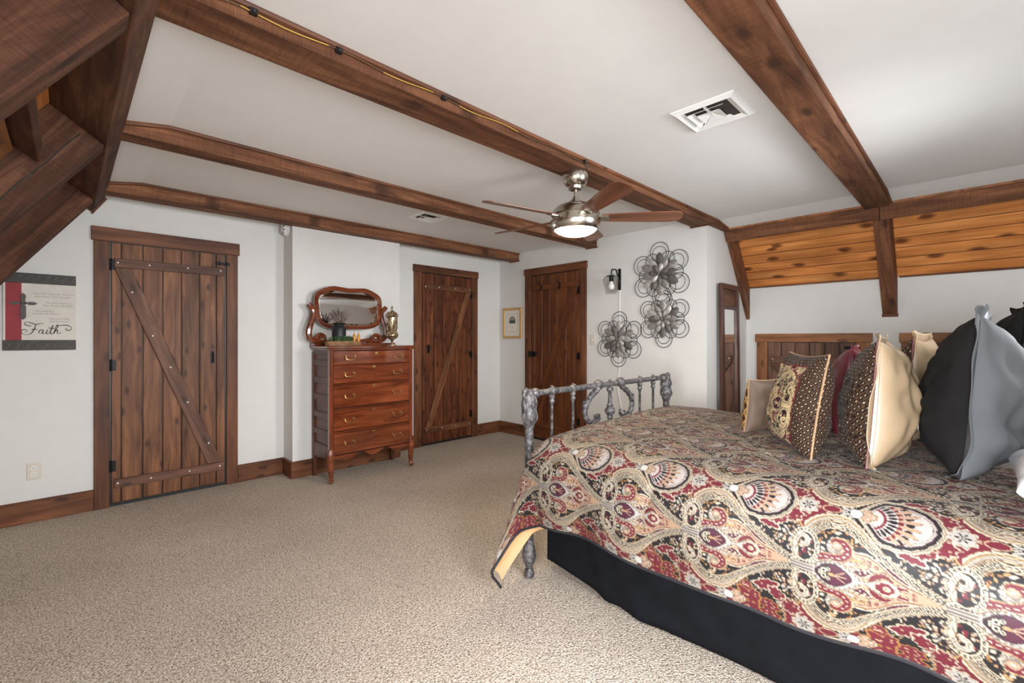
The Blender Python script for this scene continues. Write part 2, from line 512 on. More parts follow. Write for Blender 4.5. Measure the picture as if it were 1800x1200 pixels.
# ---------------------------------------------------------------- room shell
YL, XR, YB, XK, ZC = 4.70, 4.36, 1.80, 5.425, 2.45
XLK = -0.49
ROOF = math.radians(54)
def st(name, mb, mat, bevel=0, label=None, M=None, smooth=False):
    o = mb.obj(name, MT[mat], None, M, smooth, bevel)
    o['kind'] = 'structure'
    if label: o['label'] = label
    return o

floor = st('floor', MB().box(-0.62, 5.55, GY - 0.05, YL + 0.12, -0.1, 0.0), 'carpet', label='beige and brown flecked wall-to-wall carpet')
# ceiling: flat middle, short slopes down to the purlins at both sides
prof = [(0.10, 2.398), (0.40, 2.45), (4.50, 2.45), (4.80, 2.405), (4.86, 2.50), (4.5, 2.56), (0.4, 2.56), (0.1, 2.47)]
st('ceiling', MB().prism([(x, GY - 0.02, z) for x, z in prof], (0, YL - GY + 0.04, 0)), 'ceiling_paint', label='white painted ceiling between the wooden beams')
st('wall_left', MB().box(-0.62, XR + 0.1, YL, YL + 0.12, 0, 2.6), 'wall_paint', label='pale grey painted end wall with two plank doors')
st('wall_chase', MB().box(1.505, 2.63, 4.46, YL + 0.01, 0, 2.5), 'wall_paint', label='shallow pale grey projecting wall section behind the dresser')
st('wall_right', MB().box(XR, XK + 0.1, YB, YL + 0.1, 0, 2.6), 'wall_paint', label='pale grey wall with metal flower decor and its bright end face')
# knee wall beyond the bed
st('wall_knee', MB().box(XK, XK + 0.12, GY - 0.02, YB + 0.02, 0, 1.90), 'wall_paint', label='low white knee wall behind the bed')
y0, y1, z0, z1 = WIN3
kn = MB().box(XLK - 0.12, XLK, GY - 0.02, y0, 0, 1.80).box(XLK - 0.12, XLK, y1, YL + 0.02, 0, 1.80).box(XLK - 0.12, XLK, y0, y1, 0, z0).box(XLK - 0.12, XLK, y0, y1, z1, 1.80)
st('wall_knee_near', kn, 'wall_paint', label='low white knee wall on the camera side')
# gable wall behind the camera, with two window openings
g = MB()
xs = [-0.62, WIN[0][0], WIN[0][1], WIN[1][0], WIN[1][1], 5.55]
for i in range(5):
    if i in (1, 3):
        z0, z1 = WIN[i // 2][2], WIN[i // 2][3]
        g.box(xs[i], xs[i + 1], GY - 0.12, GY, 0, z0)
        g.box(xs[i], xs[i + 1], GY - 0.12, GY, z1, 2.6)
    else:
        g.box(xs[i], xs[i + 1], GY - 0.12, GY, 0, 2.6)
st('wall_gable', g, 'wall_paint', label='white gable wall with two windows')
for k, (x0, x1, z0, z1) in enumerate(WIN):
    wn = link('window_%d' % (k + 1), None, None, None, T((x0 + x1) / 2, GY, z0))
    tag(wn, ('wooden window beside the near side of the bed', 'wooden window above the head of the bed')[k], 'window', kind='structure')
    cx, cz = (x0 + x1) / 2, (z0 + z1) / 2
    for xx in (x0 - 0.04, x1 + 0.04):
        board('window_casing', wn, (xx, GY + 0.012, cz), z1 - z0 + 0.16, 0.09, 0.022, (0, 0, 1), (1, 0, 0), MT['casing'])
    for zz in (z0 - 0.04, z1 + 0.04):
        board('window_casing', wn, (cx, GY + 0.014, zz), x1 - x0, 0.08, 0.022, (1, 0, 0), (0, 0, 1), MT['casing'])
    board('meeting_rail', wn, (cx, GY - 0.06, cz), x1 - x0, 0.04, 0.03, (1, 0, 0), (0, 0, 1), MT['white_plastic'])
    for zz, hh in (((z0 + cz) / 2, cz - z0), ((z1 + cz) / 2, z1 - cz)):
        MB().box(x0, x1, GY - 0.062, GY - 0.058, zz - hh / 2, zz + hh / 2).obj('pane', MT['window_glass'], wn, Matrix())

wn = link('window_3', None, None, None, T(XLK, (WIN3[0] + WIN3[1]) / 2, WIN3[2]))
tag(wn, 'low wooden window in the knee wall beside the camera', 'window', kind='structure')
y0, y1, z0, z1 = WIN3
for yy in (y0 - 0.03, y1 + 0.03):
    board('window_casing', wn, (XLK + 0.012, yy, (z0 + z1) / 2), z1 - z0 + 0.14, 0.07, 0.022, (0, 0, 1), (0, 1, 0), MT['casing'])
for zz in (z0 - 0.035, z1 + 0.035):
    board('window_casing', wn, (XLK + 0.014, (y0 + y1) / 2, zz), y1 - y0, 0.07, 0.022, (0, 1, 0), (0, 0, 1), MT['casing'])
MB().box(XLK - 0.062, XLK - 0.058, y0, y1, z0, z1).obj('pane', MT['window_glass'], wn, Matrix())

# ---------------------------------------------------------------- right roof slope: pine boards, purlin, rafters
sl = link('wall_slope', None, None, None, T(XK, 0.6, 1.86))
tag(sl, 'sloping ceiling of orange knotty pine boards above the knee wall', 'wall', kind='structure')
dirv = Vector((-math.cos(ROOF), 0, math.sin(ROOF)))     # up the slope
nrm = Vector((-math.sin(ROOF), 0, -math.cos(ROOF)))     # into the room
P0 = Vector((XK + 0.004, 0, 1.862))
bw = 0.0985
for sec, (y0, y1) in enumerate(((0.60, 1.795), (GY, 0.515))):
    for k in range(8):
        c = P0 + dirv * (bw * (k + 0.5)) - nrm * 0.008
        cc = (c.x, (y0 + y1) / 2, c.z)
        board('pine_board', sl, cc, y1 - y0, bw - 0.006, 0.016, (0, 1, 0), dirv, MT['pine'], 0.005)
MB().prism([(XK + 0.035, GY, 1.86), (XK + 0.09, GY, 1.86), (4.87, GY, 2.75), (4.815, GY, 2.75)], (0, YB - GY, 0)).obj('backing', MT['cable_brown'], sl, Matrix())
# thin wall trim under the boards
for (y0, y1) in ((0.625, 1.79), (GY, 0.495)):
    board('bottom_trim', sl, (XK - 0.008, (y0 + y1) / 2, 1.866), y1 - y0, 0.018, 0.016, (0, 1, 0), (0, 0, 1), MT['beam'])

def slope_rafter(label, y0, y1, side, zend, mat):
    """a roof rafter under the slope: side +1 = beyond the bed, -1 = camera side"""
    t = thing('roof_rafter', label, 'rafter', ((XK - 0.01) if side > 0 else XLK, (y0 + y1) / 2, zend))
    if side > 0:
        # underside line through (4.802, 2.368) falling to the knee wall
        pts = [(4.86, 2.29), (4.995, 2.45), (XK - 0.001, 1.858), (XK - 0.001, 1.512)]
    else:
        pts = [(0.137, 2.272), (-0.06, 2.412), (XLK + 0.001, 1.80), (XLK + 0.001, 1.385)]
    ld = Vector((pts[2][0] - pts[1][0], 0, pts[2][1] - pts[1][1])).normalized()
    M = axesM((pts[0][0], y0, pts[0][1]), ld, (0, 1, 0))
    Mi = M.inverted()
    mb = MB().prism([tuple(Mi @ Vector((x, y0, z))) for x, z in pts], tuple(Mi.to_3x3() @ Vector((0, y1 - y0, 0))))
    mb.obj('timber', MT[mat], t, M, bevel=0.004)
    return t
r = slope_rafter('brown rafter stub above the gap between the two small plank doors', 0.505, 0.612, 1, 1.51, 'beam')
board('end_cap', r, (XK - 0.006, 0.5585, 1.518), 0.118, 0.012, 0.03, (0, 1, 0), (1, 0, 0), MT['beam'])
r = slope_rafter('narrow brown rafter running down the white end face beside the tall mirror', 1.762, 1.803, 1, 1.51, 'beam')

def purlin(label, pts, y0, y1, mat, split=None):
    t = thing('roof_purlin', label, 'beam', (pts[0][0], y0, pts[0][1]))
    segs = [(y0, split), (split + 0.004, y1)] if split else [(y0, y1)]
    for a, b_ in segs:
        M = axesM((pts[0][0], a, pts[0][1]), (0, 1, 0), (1, 0, 0))
        Mi = M.inverted()
        mb = MB().prism([tuple(Mi @ Vector((x, a, z))) for x, z in pts], (b_ - a, 0, 0))
        mb.obj('timber', MT[mat], t, M, bevel=0.004)
    return t
pr = purlin('long brown purlin along the top edge of the orange pine slope', [(4.755, 2.395), (4.825, 2.285), (4.93, 2.35), (4.865, 2.46)], GY, 1.795, 'beam', 0.56)
MB().tube([(4.76, GY, 2.405), (4.76, 0.47, 2.405)], 0.011, 8).obj('quarter_round', MT['casing_light'], pr, Matrix())
MB().tube([(4.76, 0.67, 2.405), (4.76, 1.79, 2.405)], 0.011, 8).obj('quarter_round', MT['casing_light'], pr, Matrix())
pl = purlin('dark heavy purlin along the near roof slope, ending at the plank-door wall', [(0.213, 2.375), (0.145, 2.268), (-0.10, 2.44), (-0.04, 2.545)], GY, YL, 'rafter_shaded', 3.14)
for p, d in (((0.145, YL - 0.006, 2.263), (0.213 - 0.145, 0, 2.375 - 2.268)), ):
    L0 = Vector(d).length
    board('end_trim', pl, (0.179, YL - 0.008, 2.316), L0 + 0.03, 0.014, 0.014, d, (0, 1, 0), MT['casing'])
board('end_trim', pl, (0.085, YL - 0.008, 2.306), 0.16, 0.014, 0.014, (-0.245, 0, 0.172), (0, 1, 0), MT['casing'])

# camera-side slope: pine under the roof, three heavy rafters
sl2 = link('wall_slope_near', None, None, None, T(XLK, 2, 1.8))
tag(sl2, 'shadowed pine boards between the dark rafters on the camera side', 'wall', kind='structure')
d2 = Vector((math.cos(math.radians(55)), 0, math.sin(math.radians(55))))
n2 = Vector((math.sin(math.radians(55)), 0, -math.cos(math.radians(55))))
Q0 = Vector((XLK, 0, 1.77))
for k in range(9):
    c = Q0 + d2 * (0.0985 * (k + 0.5)) - n2 * 0.02
    for (y0, y1) in ((GY, 0.5), (0.62, 1.76), (1.885, 3.05), (3.17, 4.31), (4.43, YL)):
        board('pine_board', sl2, (c.x, (y0 + y1) / 2, c.z), y1 - y0, 0.0945, 0.016, (0, 1, 0), d2, MT['pine'], 0.004)
MB().prism([(XLK - 0.16, GY, 1.80), (XLK - 0.075, GY, 1.80), (0.02, GY, 2.62), (-0.03, GY, 2.66)], (0, YL - GY, 0)).obj('backing', MT['cable_brown'], sl2, Matrix())
for y0, y1, lab in ((1.765, 1.88, 'heavy dark rough-sawn rafter meeting the beam that carries the fan'),
                    (3.055, 3.165, 'dark rafter with a long crack between the other two dark rafters'),
                    (4.315, 4.425, 'dark rafter slanting down in front of the cross and faith plaque'),
                    (0.50, 0.615, 'dark rafter directly above the camera corner')):
    rf = slope_rafter(lab, y0, y1, -1, 1.39, 'rafter_shaded')
    if y0 == 3.055:
        a_ = Vector((0.05, y0 - 0.001, 2.30)); b_ = a_ - d2 * 0.78
        MB().tube([tuple(a_ + (b_ - a_) * q + Vector((0, 0, 0.006 * math.sin(q * 17)))) for q in np.linspace(0, 1, 12)], 0.0035, 5).obj('crack', MT['duct_dark'], rf, Matrix())
# blocking boards between the first and second dark rafters
bl = thing('roof_blocking', 'dark cross board and pale ledge between the heavy dark rafters', 'blocking', (-0.2, 2.47, 2.1))
e0 = Q0 + d2 * 0.53 + n2 * 0.055
board('cross_board', bl, (e0.x, 2.467, e0.z), 1.16, 0.14, 0.035, (0, 1, 0), n2, MT['rafter_shaded'])
e1 = Q0 + d2 * 0.42 + n2 * 0.03
board('ledge', bl, (e1.x, 2.467, e1.z), 1.16, 0.16, 0.02, (0, 1, 0), d2, MT['casing_light'])

# ---------------------------------------------------------------- ceiling beams
def ceiling_beam(label, y0, y1, zb, x0, x1, endlip=True):
    t = thing('ceiling_beam', label, 'beam', ((x0 + x1) / 2, (y0 + y1) / 2, zb))
    zt = ZC + 0.004
    yc = (y0 + y1) / 2
    # side outline follows the short slopes of the ceiling at both ends
    out = [(x0, zb), (x1, zb)]
    out += [(x1, min(zt, 2.41 if x1 > 4.6 else zt))]
    if x1 > 4.6: out += [(4.50, zt)]
    out += [(0.40, zt), (x0, 2.42)]
    M = axesM(((x0 + x1) / 2, y0, zb), (1, 0, 0), (0, 1, 0))
    Mi = M.inverted()
    MB().prism([tuple(Mi @ Vector((x, y0, z))) for x, z in out], (0, y1 - y0, 0)).obj('timber', MT['beam'], t, M, bevel=0.004)
    for yy in (y0 - 0.004, y1 + 0.004):
        path = [(x0 + 0.01, yy, max(2.404, zb + 0.016)), (0.40, yy, ZC - 0.006), (min(x1, 4.50), yy, ZC - 0.006)]
        if x1 > 4.6: path.append((x1, yy, 2.405))
        MB().tube(path, 0.013, 8).obj('quarter_round', MT['casing'], t, Matrix())
    if endlip:
        board('end_trim', t, (XR - 0.008, yc, zb - 0.004), y1 - y0 + 0.03, 0.014, 0.014, (0, 1, 0), (1, 0, 0), MT['casing'])
    return t
XA = 0.19
ceiling_beam('brown ceiling beam closest to the plank-door wall, above the dresser', 4.315, 4.475, 2.352, XA, XR)
ceiling_beam('brown ceiling beam between the wall-side beam and the fan beam', 3.055, 3.195, 2.358, XA, XR)
fb = ceiling_beam('wide brown ceiling beam that carries the ceiling fan', 1.752, 1.945, 2.388, XA, 4.79)
ceiling_beam('brown ceiling beam above the bed, ending over the rafter stub', 0.493, 0.655, 2.378, XA, 4.765, False)

# cable along the fan beam with black clips
cb = thing('beam_cable', 'thin brown and yellow cable clipped along the fan beam', 'cable', (1.3, 1.745, 2.42))
pts = []
for q in np.linspace(0, 1, 60):
    x = 0.25 + q * 2.11
    pts.append((x, 1.743, 2.424 + 0.006 * math.sin(q * 31) - (0.03 if x < 0.42 else 0) * (0.42 - x) / 0.17))
MB().tube(pts, 0.0032, 6).obj('cable', MT['cable_brown'], cb, Matrix())
for xa, xb in ((0.42, 0.72), (0.95, 1.2), (1.35, 1.75)):
    seg = [(x, 1.7405, 2.4225 + 0.006 * math.sin((x - 0.25) / 2.11 * 31)) for x in np.linspace(xa, xb, 14)]
    MB().tube(seg, 0.0018, 6).obj('yellow_stretch', MT['cable_yellow'], cb, Matrix())
for x in (0.46, 0.76, 1.26, 2.35):
    c = MB().box(x - 0.012, x + 0.012, 1.731, 1.752, 2.416, 2.434)
    c.ball((x, 1.732, 2.424), 0.009, 8, 5)
    c.obj('cable_clip', MT['black_paint'], cb, Matrix(), smooth=True)
MB().tube([(2.36, 1.742, 2.424), (2.372, 1.742, 2.41), (2.378, 1.744, 2.39), (2.382, 1.752, 2.38)], 0.0035, 6).obj('drop_cable', MT['black_paint'], cb, Matrix())
wl = MB().tube(crom([(0.135, 1.70, 2.42), (0.14, 1.69, 2.325), (0.165, 1.675, 2.30), (0.20, 1.66, 2.33), (0.215, 1.65, 2.40)], 24), 0.0028, 6).obj('loose_wire', MT['cable_yellow'], None, T(0, 0, 0))
tag(wl, 'thin pale wire looping down beside the near dark purlin', 'wire')

# ---------------------------------------------------------------- baseboards
def base(name, pts_list, label):
    t = link(name, None, None, None, T(pts_list[0][0][0], pts_list[0][0][1], 0))
    tag(t, label, None, kind='structure')
    for (a, b_) in pts_list:
        a, b_ = Vector((a[0], a[1], 0)), Vector((b_[0], b_[1], 0))
        d = (b_ - a)
        c = (a + b_) / 2
        board('baseboard_board', t, (c.x, c.y, 0.078), d.length, 0.156, 0.02, d, (0, 0, 1), MT['casing'], 0.004)
    return t
base('baseboard_left', [((XLK, YL - 0.01), (0.149, YL - 0.01)), ((1.109, YL - 0.01), (1.505, YL - 0.01)), ((2.63, YL - 0.01), (2.96, YL - 0.01)), ((3.94, YL - 0.01), (XR, YL - 0.01))], 'brown wooden baseboard along the plank-door wall')
base('baseboard_chase', [((1.495, YL - 0.02), (1.495, 4.44)), ((1.485, 4.45), (2.63, 4.45))], 'brown wooden baseboard around the projecting wall section')
base('baseboard_right', [((XR - 0.01, YL - 0.02), (XR - 0.01, 4.19)), ((XR - 0.01, 3.19), (XR - 0.01, YB)), ((XR - 0.02, YB - 0.01), (XK, YB - 0.01))], 'brown wooden baseboard under the metal flowers')
base('baseboard_knee', [((XK - 0.01, YB - 0.02), (XK - 0.01, 1.70)), ((XK - 0.01, 0.68), (XK - 0.01, 0.495))], 'brown wooden baseboard on the knee wall')

# ---------------------------------------------------------------- doors
def plank_door(num, O, u, n, edges, z0, z1, rails, brace, mats, label, clabel, cas, screws=(), hinge_u=None, casing_mats=None, rail_span=None):
    """O + u*s along the wall, n = into the room. edges = plank edges (s), rails = [(zlo,zhi)], brace = 4 corner points (s,z)"""
    O, u, n = Vector(O), Vector(u), Vector(n)
    P = lambda s, z, d: O + u * s + n * d + Vector((0, 0, z))
    mid = (edges[0] + edges[-1]) / 2
    d_ = link('door_%d' % num, None, None, None, Matrix.Translation(P(mid, 0, 0)))
    tag(d_, label, 'door', kind='structure')
    pm, bm_ = mats
    MB().prism([tuple(P(edges[0] - 0.02, 0.001, 0.001)), tuple(P(edges[-1] + 0.02, 0.001, 0.001)), tuple(P(edges[-1] + 0.02, z1 + 0.02, 0.001)), tuple(P(edges[0] - 0.02, z1 + 0.02, 0.001))], tuple(n * 0.004)).obj('door_back', MT['black_paint'], d_, Matrix())  # black sheet standing in for the shade in the gaps around the planks
    for a, b_ in zip(edges[:-1], edges[1:]):
        board('plank', d_, P((a + b_) / 2, (z0 + z1) / 2, 0.014), z1 - z0, b_ - a - 0.006, 0.018, (0, 0, 1), u, MT[pm], 0.004)
    s0, s1 = rail_span or (edges[0] + 0.02, edges[-1] - 0.012)
    parts = []
    for (a, b_) in rails:
        o = board('rail', d_, P((s0 + s1) / 2, (a + b_) / 2, 0.032), s1 - s0, b_ - a, 0.018, u, (0, 0, 1), MT[bm_], 0.003)
        parts.append((o, a, b_))
    br = None
    if brace:
        (sa, za), (sb, zb), w = brace
        dd = (u * (sb - sa) + Vector((0, 0, zb - za)))
        L0 = dd.length
        ld = dd.normalized()
        wd = ld.cross(n)
        # mitred ends: cut flat against the rails
        slope = abs(ld.z) / math.sqrt(1 - ld.z ** 2)
        ov = (w / 2) / slope
        M = axesM(P((sa + sb) / 2, (za + zb) / 2, 0.031), ld, wd)
        sg = 1 if (wd.z > 0) == (ld.z > 0) else -1
        ov2 = (w / 2) * abs(wd.z) / abs(ld.z)
        pts = [(-L0 / 2 + ov2 * sg, -w / 2, -0.009), (L0 / 2 + ov2 * sg, -w / 2, -0.009), (L0 / 2 - ov2 * sg, w / 2, -0.009), (-L0 / 2 - ov2 * sg, w / 2, -0.009)]
        br = MB().prism(pts, (0, 0, 0.018)).obj('brace', MT[bm_], d_, M, bevel=0.003)
    for s, z in screws:
        host = br
        for o, a, b_ in parts:
            if a - 0.01 < z < b_ + 0.01: host = o
        if host is None: continue
        MB().lathe([(0.0075, -0.002), (0.0075, 0.001), (0.004, 0.003)], 10).obj('screw', MT['screw'], host, axesM(P(s, z, 0.0415), u, n.cross(u)), smooth=True)
    if hinge_u is not None:
        for z in (1.876, 1.096, 0.316):
            h = MB().box(-0.012, 0.03, -0.042, 0.042, -0.004, 0.002)
            h.lathe([(0.007, -0.045), (0.007, 0.045)], 8, (0, 0, 0.004), 'Y')
            sgn = 1 if hinge_u == edges[0] else -1
            h.obj('hinge', MT['black_iron'], d_, axesM(P(hinge_u, z, 0.026), u * sgn, (0, 0, 1)), smooth=True)
    # casing is a trim of its own
    c0, c1, w, zt, hh, ov = cas
    tr = link('trim_%d' % num, None, None, None, Matrix.Translation(P(mid, 0, 0)))
    tag(tr, clabel, 'door casing', kind='structure')
    cm = casing_mats or 'casing'
    for sc_ in (c0 + w / 2, c1 - w / 2):
        board('side_casing', tr, P(sc_, (zt - hh) / 2, 0.012), zt - hh, w, 0.024, (0, 0, 1), u, MT[cm])
    board('head_casing', tr, P((c0 + c1) / 2, zt - hh / 2, 0.015), c1 - c0 + 2 * ov, hh, 0.03, u, (0, 0, 1), MT[cm])
    return d_, P

LO, LU, LN = (0, YL, 0), (1, 0, 0), (0, -1, 0)
scr1 = [(0.285, 1.893), (0.478, 1.893), (0.734, 1.897), (0.972, 1.9), (0.371, 1.668), (0.5, 1.325), (0.616, 1.066), (0.732, 0.767), (0.882, 0.397), (0.966, 0.182), (0.745, 0.182), (0.488, 0.179), (0.285, 0.18)]
d1, P1 = plank_door(1, LO, LU, LN, [0.246, 0.306, 0.437, 0.565, 0.691, 0.818, 0.942, 1.010], 0.03, 2.045, [(1.855, 1.925), (0.145, 0.215)],
    ((0.318, 1.852), (0.928, 0.218), 0.098), ('door_wood', 'brace_wood'), 'wide brown plank door with a diagonal brace and bright screws, beside the faith plaque',
    'brown casing around the plank door beside the faith plaque', (0.149, 1.109, 0.088, 2.158, 0.106, 0.014), scr1, 0.246)
# bolt latch and pull
lt = MB().box(-0.05, 0.05, -0.013, 0.013, 0, 0.006).box(-0.06, 0.045, -0.005, 0.005, 0.006, 0.016).box(-0.03, -0.018, -0.016, 0.016, 0.004, 0.018).box(0.02, 0.034, -0.016, 0.016, 0.004, 0.018)
lt.obj('bolt_latch', MT['black_iron'], d1, axesM(P1(0.993, 1.965, 0.024), LU, (0, 0, 1)), bevel=0.002)
def pull(parent, M, mat='black_iron'):
    p = MB().box(-0.014, 0.014, -0.055, 0.055, 0, 0.003)
    p.tube(crom([(0, 0.04, 0.002), (0, 0.03, 0.026), (0, 0, 0.032), (0, -0.03, 0.026), (0, -0.04, 0.002)], 12), 0.0045, 7)
    p.obj('pull_handle', MT[mat], parent, M, smooth=True)
pull(d1, axesM(P1(0.914, 1.14, 0.023), LU, (0, 0, 1)))
scr2 = [(3.10, 1.935), (3.30, 1.938), (3.55, 1.942), (3.785, 1.945), (3.12, 0.195), (3.34, 0.195), (3.55, 0.195), (3.78, 0.19)]
d2_, P2 = plank_door(2, LO, LU, LN, [3.07, 3.119, 3.237, 3.374, 3.5, 3.624, 3.749, 3.825], 0.03, 2.095, [(1.905, 1.97), (0.158, 0.23)],
    ((3.152, 0.23), (3.765, 1.905), 0.082), ('door_wood_red', 'door_wood'), 'knotty red-brown plank door right of the dresser',
    'brown casing around the knotty plank door near the room corner', (2.957, 3.938, 0.105, 2.192, 0.085, 0.01), scr2, 3.825)
pull(d2_, axesM(P2(3.15, 1.178, 0.023), LU, (0, 0, 1)))
RO, RU, RN = (XR, 0, 0), (0, -1, 0), (-1, 0, 0)
e3 = [-v for v in (4.078, 4.004, 3.873, 3.749, 3.617, 3.484, 3.356, 3.292)]
d3, P3 = plank_door(3, RO, RU, RN, e3, 0.03, 2.115, [(1.925, 1.99), (0.11, 0.215)],
    ((-4.00, 0.215), (-3.36, 1.925), 0.10), ('door_wood_deep', 'door_wood_deep'), 'smooth dark brown plank door with black latch behind the footboard',
    'brown casing around the door behind the footboard', (-4.186, -3.196, 0.104, 2.215, 0.09, 0.012), [], e3[-1])
lb = MB().box(-0.05, 0.075, -0.03, 0.03, 0, 0.02).box(-0.045, -0.01, -0.038, 0.038, 0.0, 0.032)
lb.tube([(0.03, 0, 0.018), (0.03, 0, 0.045)], 0.008, 8).ball((0.03, 0, 0.05), 0.018, 10, 6)
lb.obj('latch', MT['black_iron'], d3, axesM(P3(-4.05, 1.105, 0.023), RU, (0, 0, 1)), bevel=0.002)
for s in (-3.879, -3.574):
    hk = thing('coat_hook', ('iron coat hook on the latch side of the dark door' if s < -3.7 else 'iron coat hook on the hinge side of the dark door'), 'hook', P3(s, 1.93, 0.045), 'coat hooks on the dark door')
    Mh = axesM(P3(s, 1.955, 0.041), RU, (0, 0, 1))
    MB().box(-0.011, 0.011, -0.035, 0.04, 0, 0.004).obj('plate', MT['black_iron'], hk, Mh, bevel=0.001)
    MB().tube(crom([(0, 0.03, 0.004), (0, 0.035, 0.03), (0, 0.055, 0.045), (0, 0.07, 0.045)], 10), 0.004, 7).ball((0, 0.072, 0.045), 0.007, 8, 5).obj('upper_prong', MT['black_iron'], hk, Mh, smooth=True)
    MB().tube(crom([(0, -0.02, 0.004), (0, -0.04, 0.018), (0, -0.035, 0.036), (0, -0.015, 0.038)], 10), 0.004, 7).ball((0, -0.013, 0.038), 0.006, 8, 5).obj('lower_prong', MT['black_iron'], hk, Mh, smooth=True)
# small doors in the knee wall
KO, KU, KN = (XK, 0, 0), (0, -1, 0), (-1, 0, 0)
for num, (y1, y0), lab in ((4, (1.688, 0.698), 'small weathered plank door low in the knee wall beside the tall mirror'), (5, (0.479, -0.51), 'small weathered plank door in the knee wall behind the grey shams')):
    w = 0.108
    a, b_ = -(y1 - w) + 0.005, -(y0 + w) - 0.005
    ed = list(np.linspace(a, b_, 7))
    ed[0] = a
    dk, PK = plank_door(num, KO, KU, KN, ed, 0.10, 1.262, [(1.045, 1.12), (0.16, 0.235)], ((a + 0.07, 1.045), (b_ - 0.07, 0.235), 0.085),
        ('knee_door_wood', 'brace_wood'), lab, 'light brown casing around the small door ' + ('beside the tall mirror' if num == 4 else 'behind the grey shams'),
        (-y1, -y0, w, 1.355, 0.088, 0.014), [(a + 0.05, 1.085), (a + 0.3, 1.085), (b_ - 0.25, 1.085), (b_ - 0.05, 1.085)], None, 'casing_light')
    MB().box(-0.06, 0.06, -0.014, 0.014, 0, 0.006).box(-0.05, 0.065, -0.005, 0.005, 0.006, 0.018).box(-0.03, -0.016, -0.018, 0.018, 0.004, 0.02).box(0.02, 0.034, -0.018, 0.018, 0.004, 0.02).obj('bolt_latch', MT['black_iron'], dk, axesM(PK(b_ - 0.03, 1.215, 0.024), KU, (0, 0, 1)), bevel=0.002)

# ---------------------------------------------------------------- ceiling vents, smoke detector, outlet, switch
def vent(label, x0, x1, y0, y1):
    cx, cy = (x0 + x1) / 2, (y0 + y1) / 2
    t = thing('ceiling_vent', label, 'vent', (cx, cy, ZC))
    hx, hy = (x1 - x0) / 2, (y1 - y0) / 2
    fr = MB()
    def ring(s0, z0, s1, z1):
        a = [(-hx * s0, -hy * s0, z0), (hx * s0, -hy * s0, z0), (hx * s0, hy * s0, z0), (-hx * s0, hy * s0, z0)]
        b_ = [(-hx * s1, -hy * s1, z1), (hx * s1, -hy * s1, z1), (hx * s1, hy * s1, z1), (-hx * s1, hy * s1, z1)]
        fr.add(a + b_, [(i, (i + 1) % 4, 4 + (i + 1) % 4, 4 + i) for i in range(4)])
    ring(1.0, 0, 1.0, -0.006); ring(1.0, -0.006, 0.86, -0.020); ring(0.86, -0.020, 0.66, -0.004)
    fr.obj('frame', MT['vent_white'], t)
    MB().box(-hx * 0.67, hx * 0.67, -hy * 0.67, hy * 0.67, -0.005, -0.002).obj('duct', MT['duct_dark'], t)
    # stepped deflector blades turned four ways around the middle
    for k in range(4):
        R4 = Matrix.Rotation(k * math.pi / 2, 4, 'Z')
        for q, (r0, r1) in enumerate(((0.03, 0.36), (0.43, 0.60))):
            mb = MB()
            pts = [(-hx * r1, hy * r1, -0.020), (hx * r1, hy * r1, -0.020), (hx * r0, hy * r0, -0.006), (-hx * r0, hy * r0, -0.006)]
            if q == 0 or k != 2:
                mb.prism(pts, (0, 0, -0.002))
                mb.obj('deflector', MT['vent_white'], t, W[t] @ R4)
    MB().box(-hx * 0.66, hx * 0.66, -0.006, 0.006, -0.012, -0.006).obj('cross_bar', MT['vent_white'], t)
    return t
vent('large white ceiling vent between the fan beam and the bed-side beam', 2.20, 2.49, 0.785, 1.095)
vent('small white ceiling vent in the far bay above the dresser', 2.29, 2.57, 3.47, 3.74)

sd = thing('smoke_detector', 'round white smoke detector high on the projecting wall section', 'smoke detector', (1.505, 4.60, 2.345))
Ms = axesM((1.505, 4.60, 2.345), (0, -1, 0), (0, 0, 1))
MB().lathe([(0.066, 0), (0.066, 0.018), (0.058, 0.026), (0.056, 0.034), (0.048, 0.048), (0.02, 0.052)], 28).obj('housing', MT['white_plastic'], sd, axesM((1.505, 4.60, 2.345), (0, 0, 1), (0, 1, 0)), smooth=True)
gr = MB()
for k in range(10):
    a = 2 * math.pi * k / 10
    c_, s_ = math.cos(a), math.sin(a)
    gr.add([(c_ * r_ - s_ * w_, s_ * r_ + c_ * w_, z_) for r_, w_, z_ in ((0.045, -0.008, 0.0505), (0.045, 0.008, 0.0505), (0.054, 0.009, 0.0405), (0.054, -0.009, 0.0405))], [(0, 1, 2, 3)])
gr.obj('slots', MT['duct_dark'], sd, axesM((1.505, 4.60, 2.345), (0, 0, 1), (0, 1, 0)))

def wall_plate(name, label, cat, M, kind):
    t = tag(link(name, None, None, None, M), label, cat)
    MB().box(-0.036, 0.036, -0.058, 0.058, 0, 0.006).obj('plate', MT['almond_plastic'], t, bevel=0.003)
    if kind == 'outlet':
        for yy in (-0.021, 0.021):
            s = MB().lathe([(0.0165, 0), (0.0165, 0.003)], 18)
            o = s.obj('socket', MT['white_plastic'], t, M @ T(0, yy, 0.0055))
            MB().box(-0.008, -0.0055, -0.001, 0.008, 0, 0.001).box(0.0055, 0.008, -0.001, 0.008, 0, 0.001).box(-0.0025, 0.0025, -0.010, -0.005, 0, 0.001).obj('slots', MT['duct_dark'], o, M @ T(0, yy, 0.0083))
        MB().lathe([(0.003, 0), (0.003, 0.0015)], 10).obj('screw', MT['screw'], t, M @ T(0, 0, 0.006))
    else:
        MB().box(-0.005, 0.005, -0.011, 0.011, 0, 0.012).obj('toggle', MT['white_plastic'], t, M @ T(0, 0, 0.004) @ Matrix.Rotation(0.3, 4, 'X'), bevel=0.001)
        for yy in (-0.03, 0.03):
            MB().lathe([(0.003, 0), (0.003, 0.0015)], 10).obj('screw', MT['screw'], t, M @ T(0, yy, 0.006))
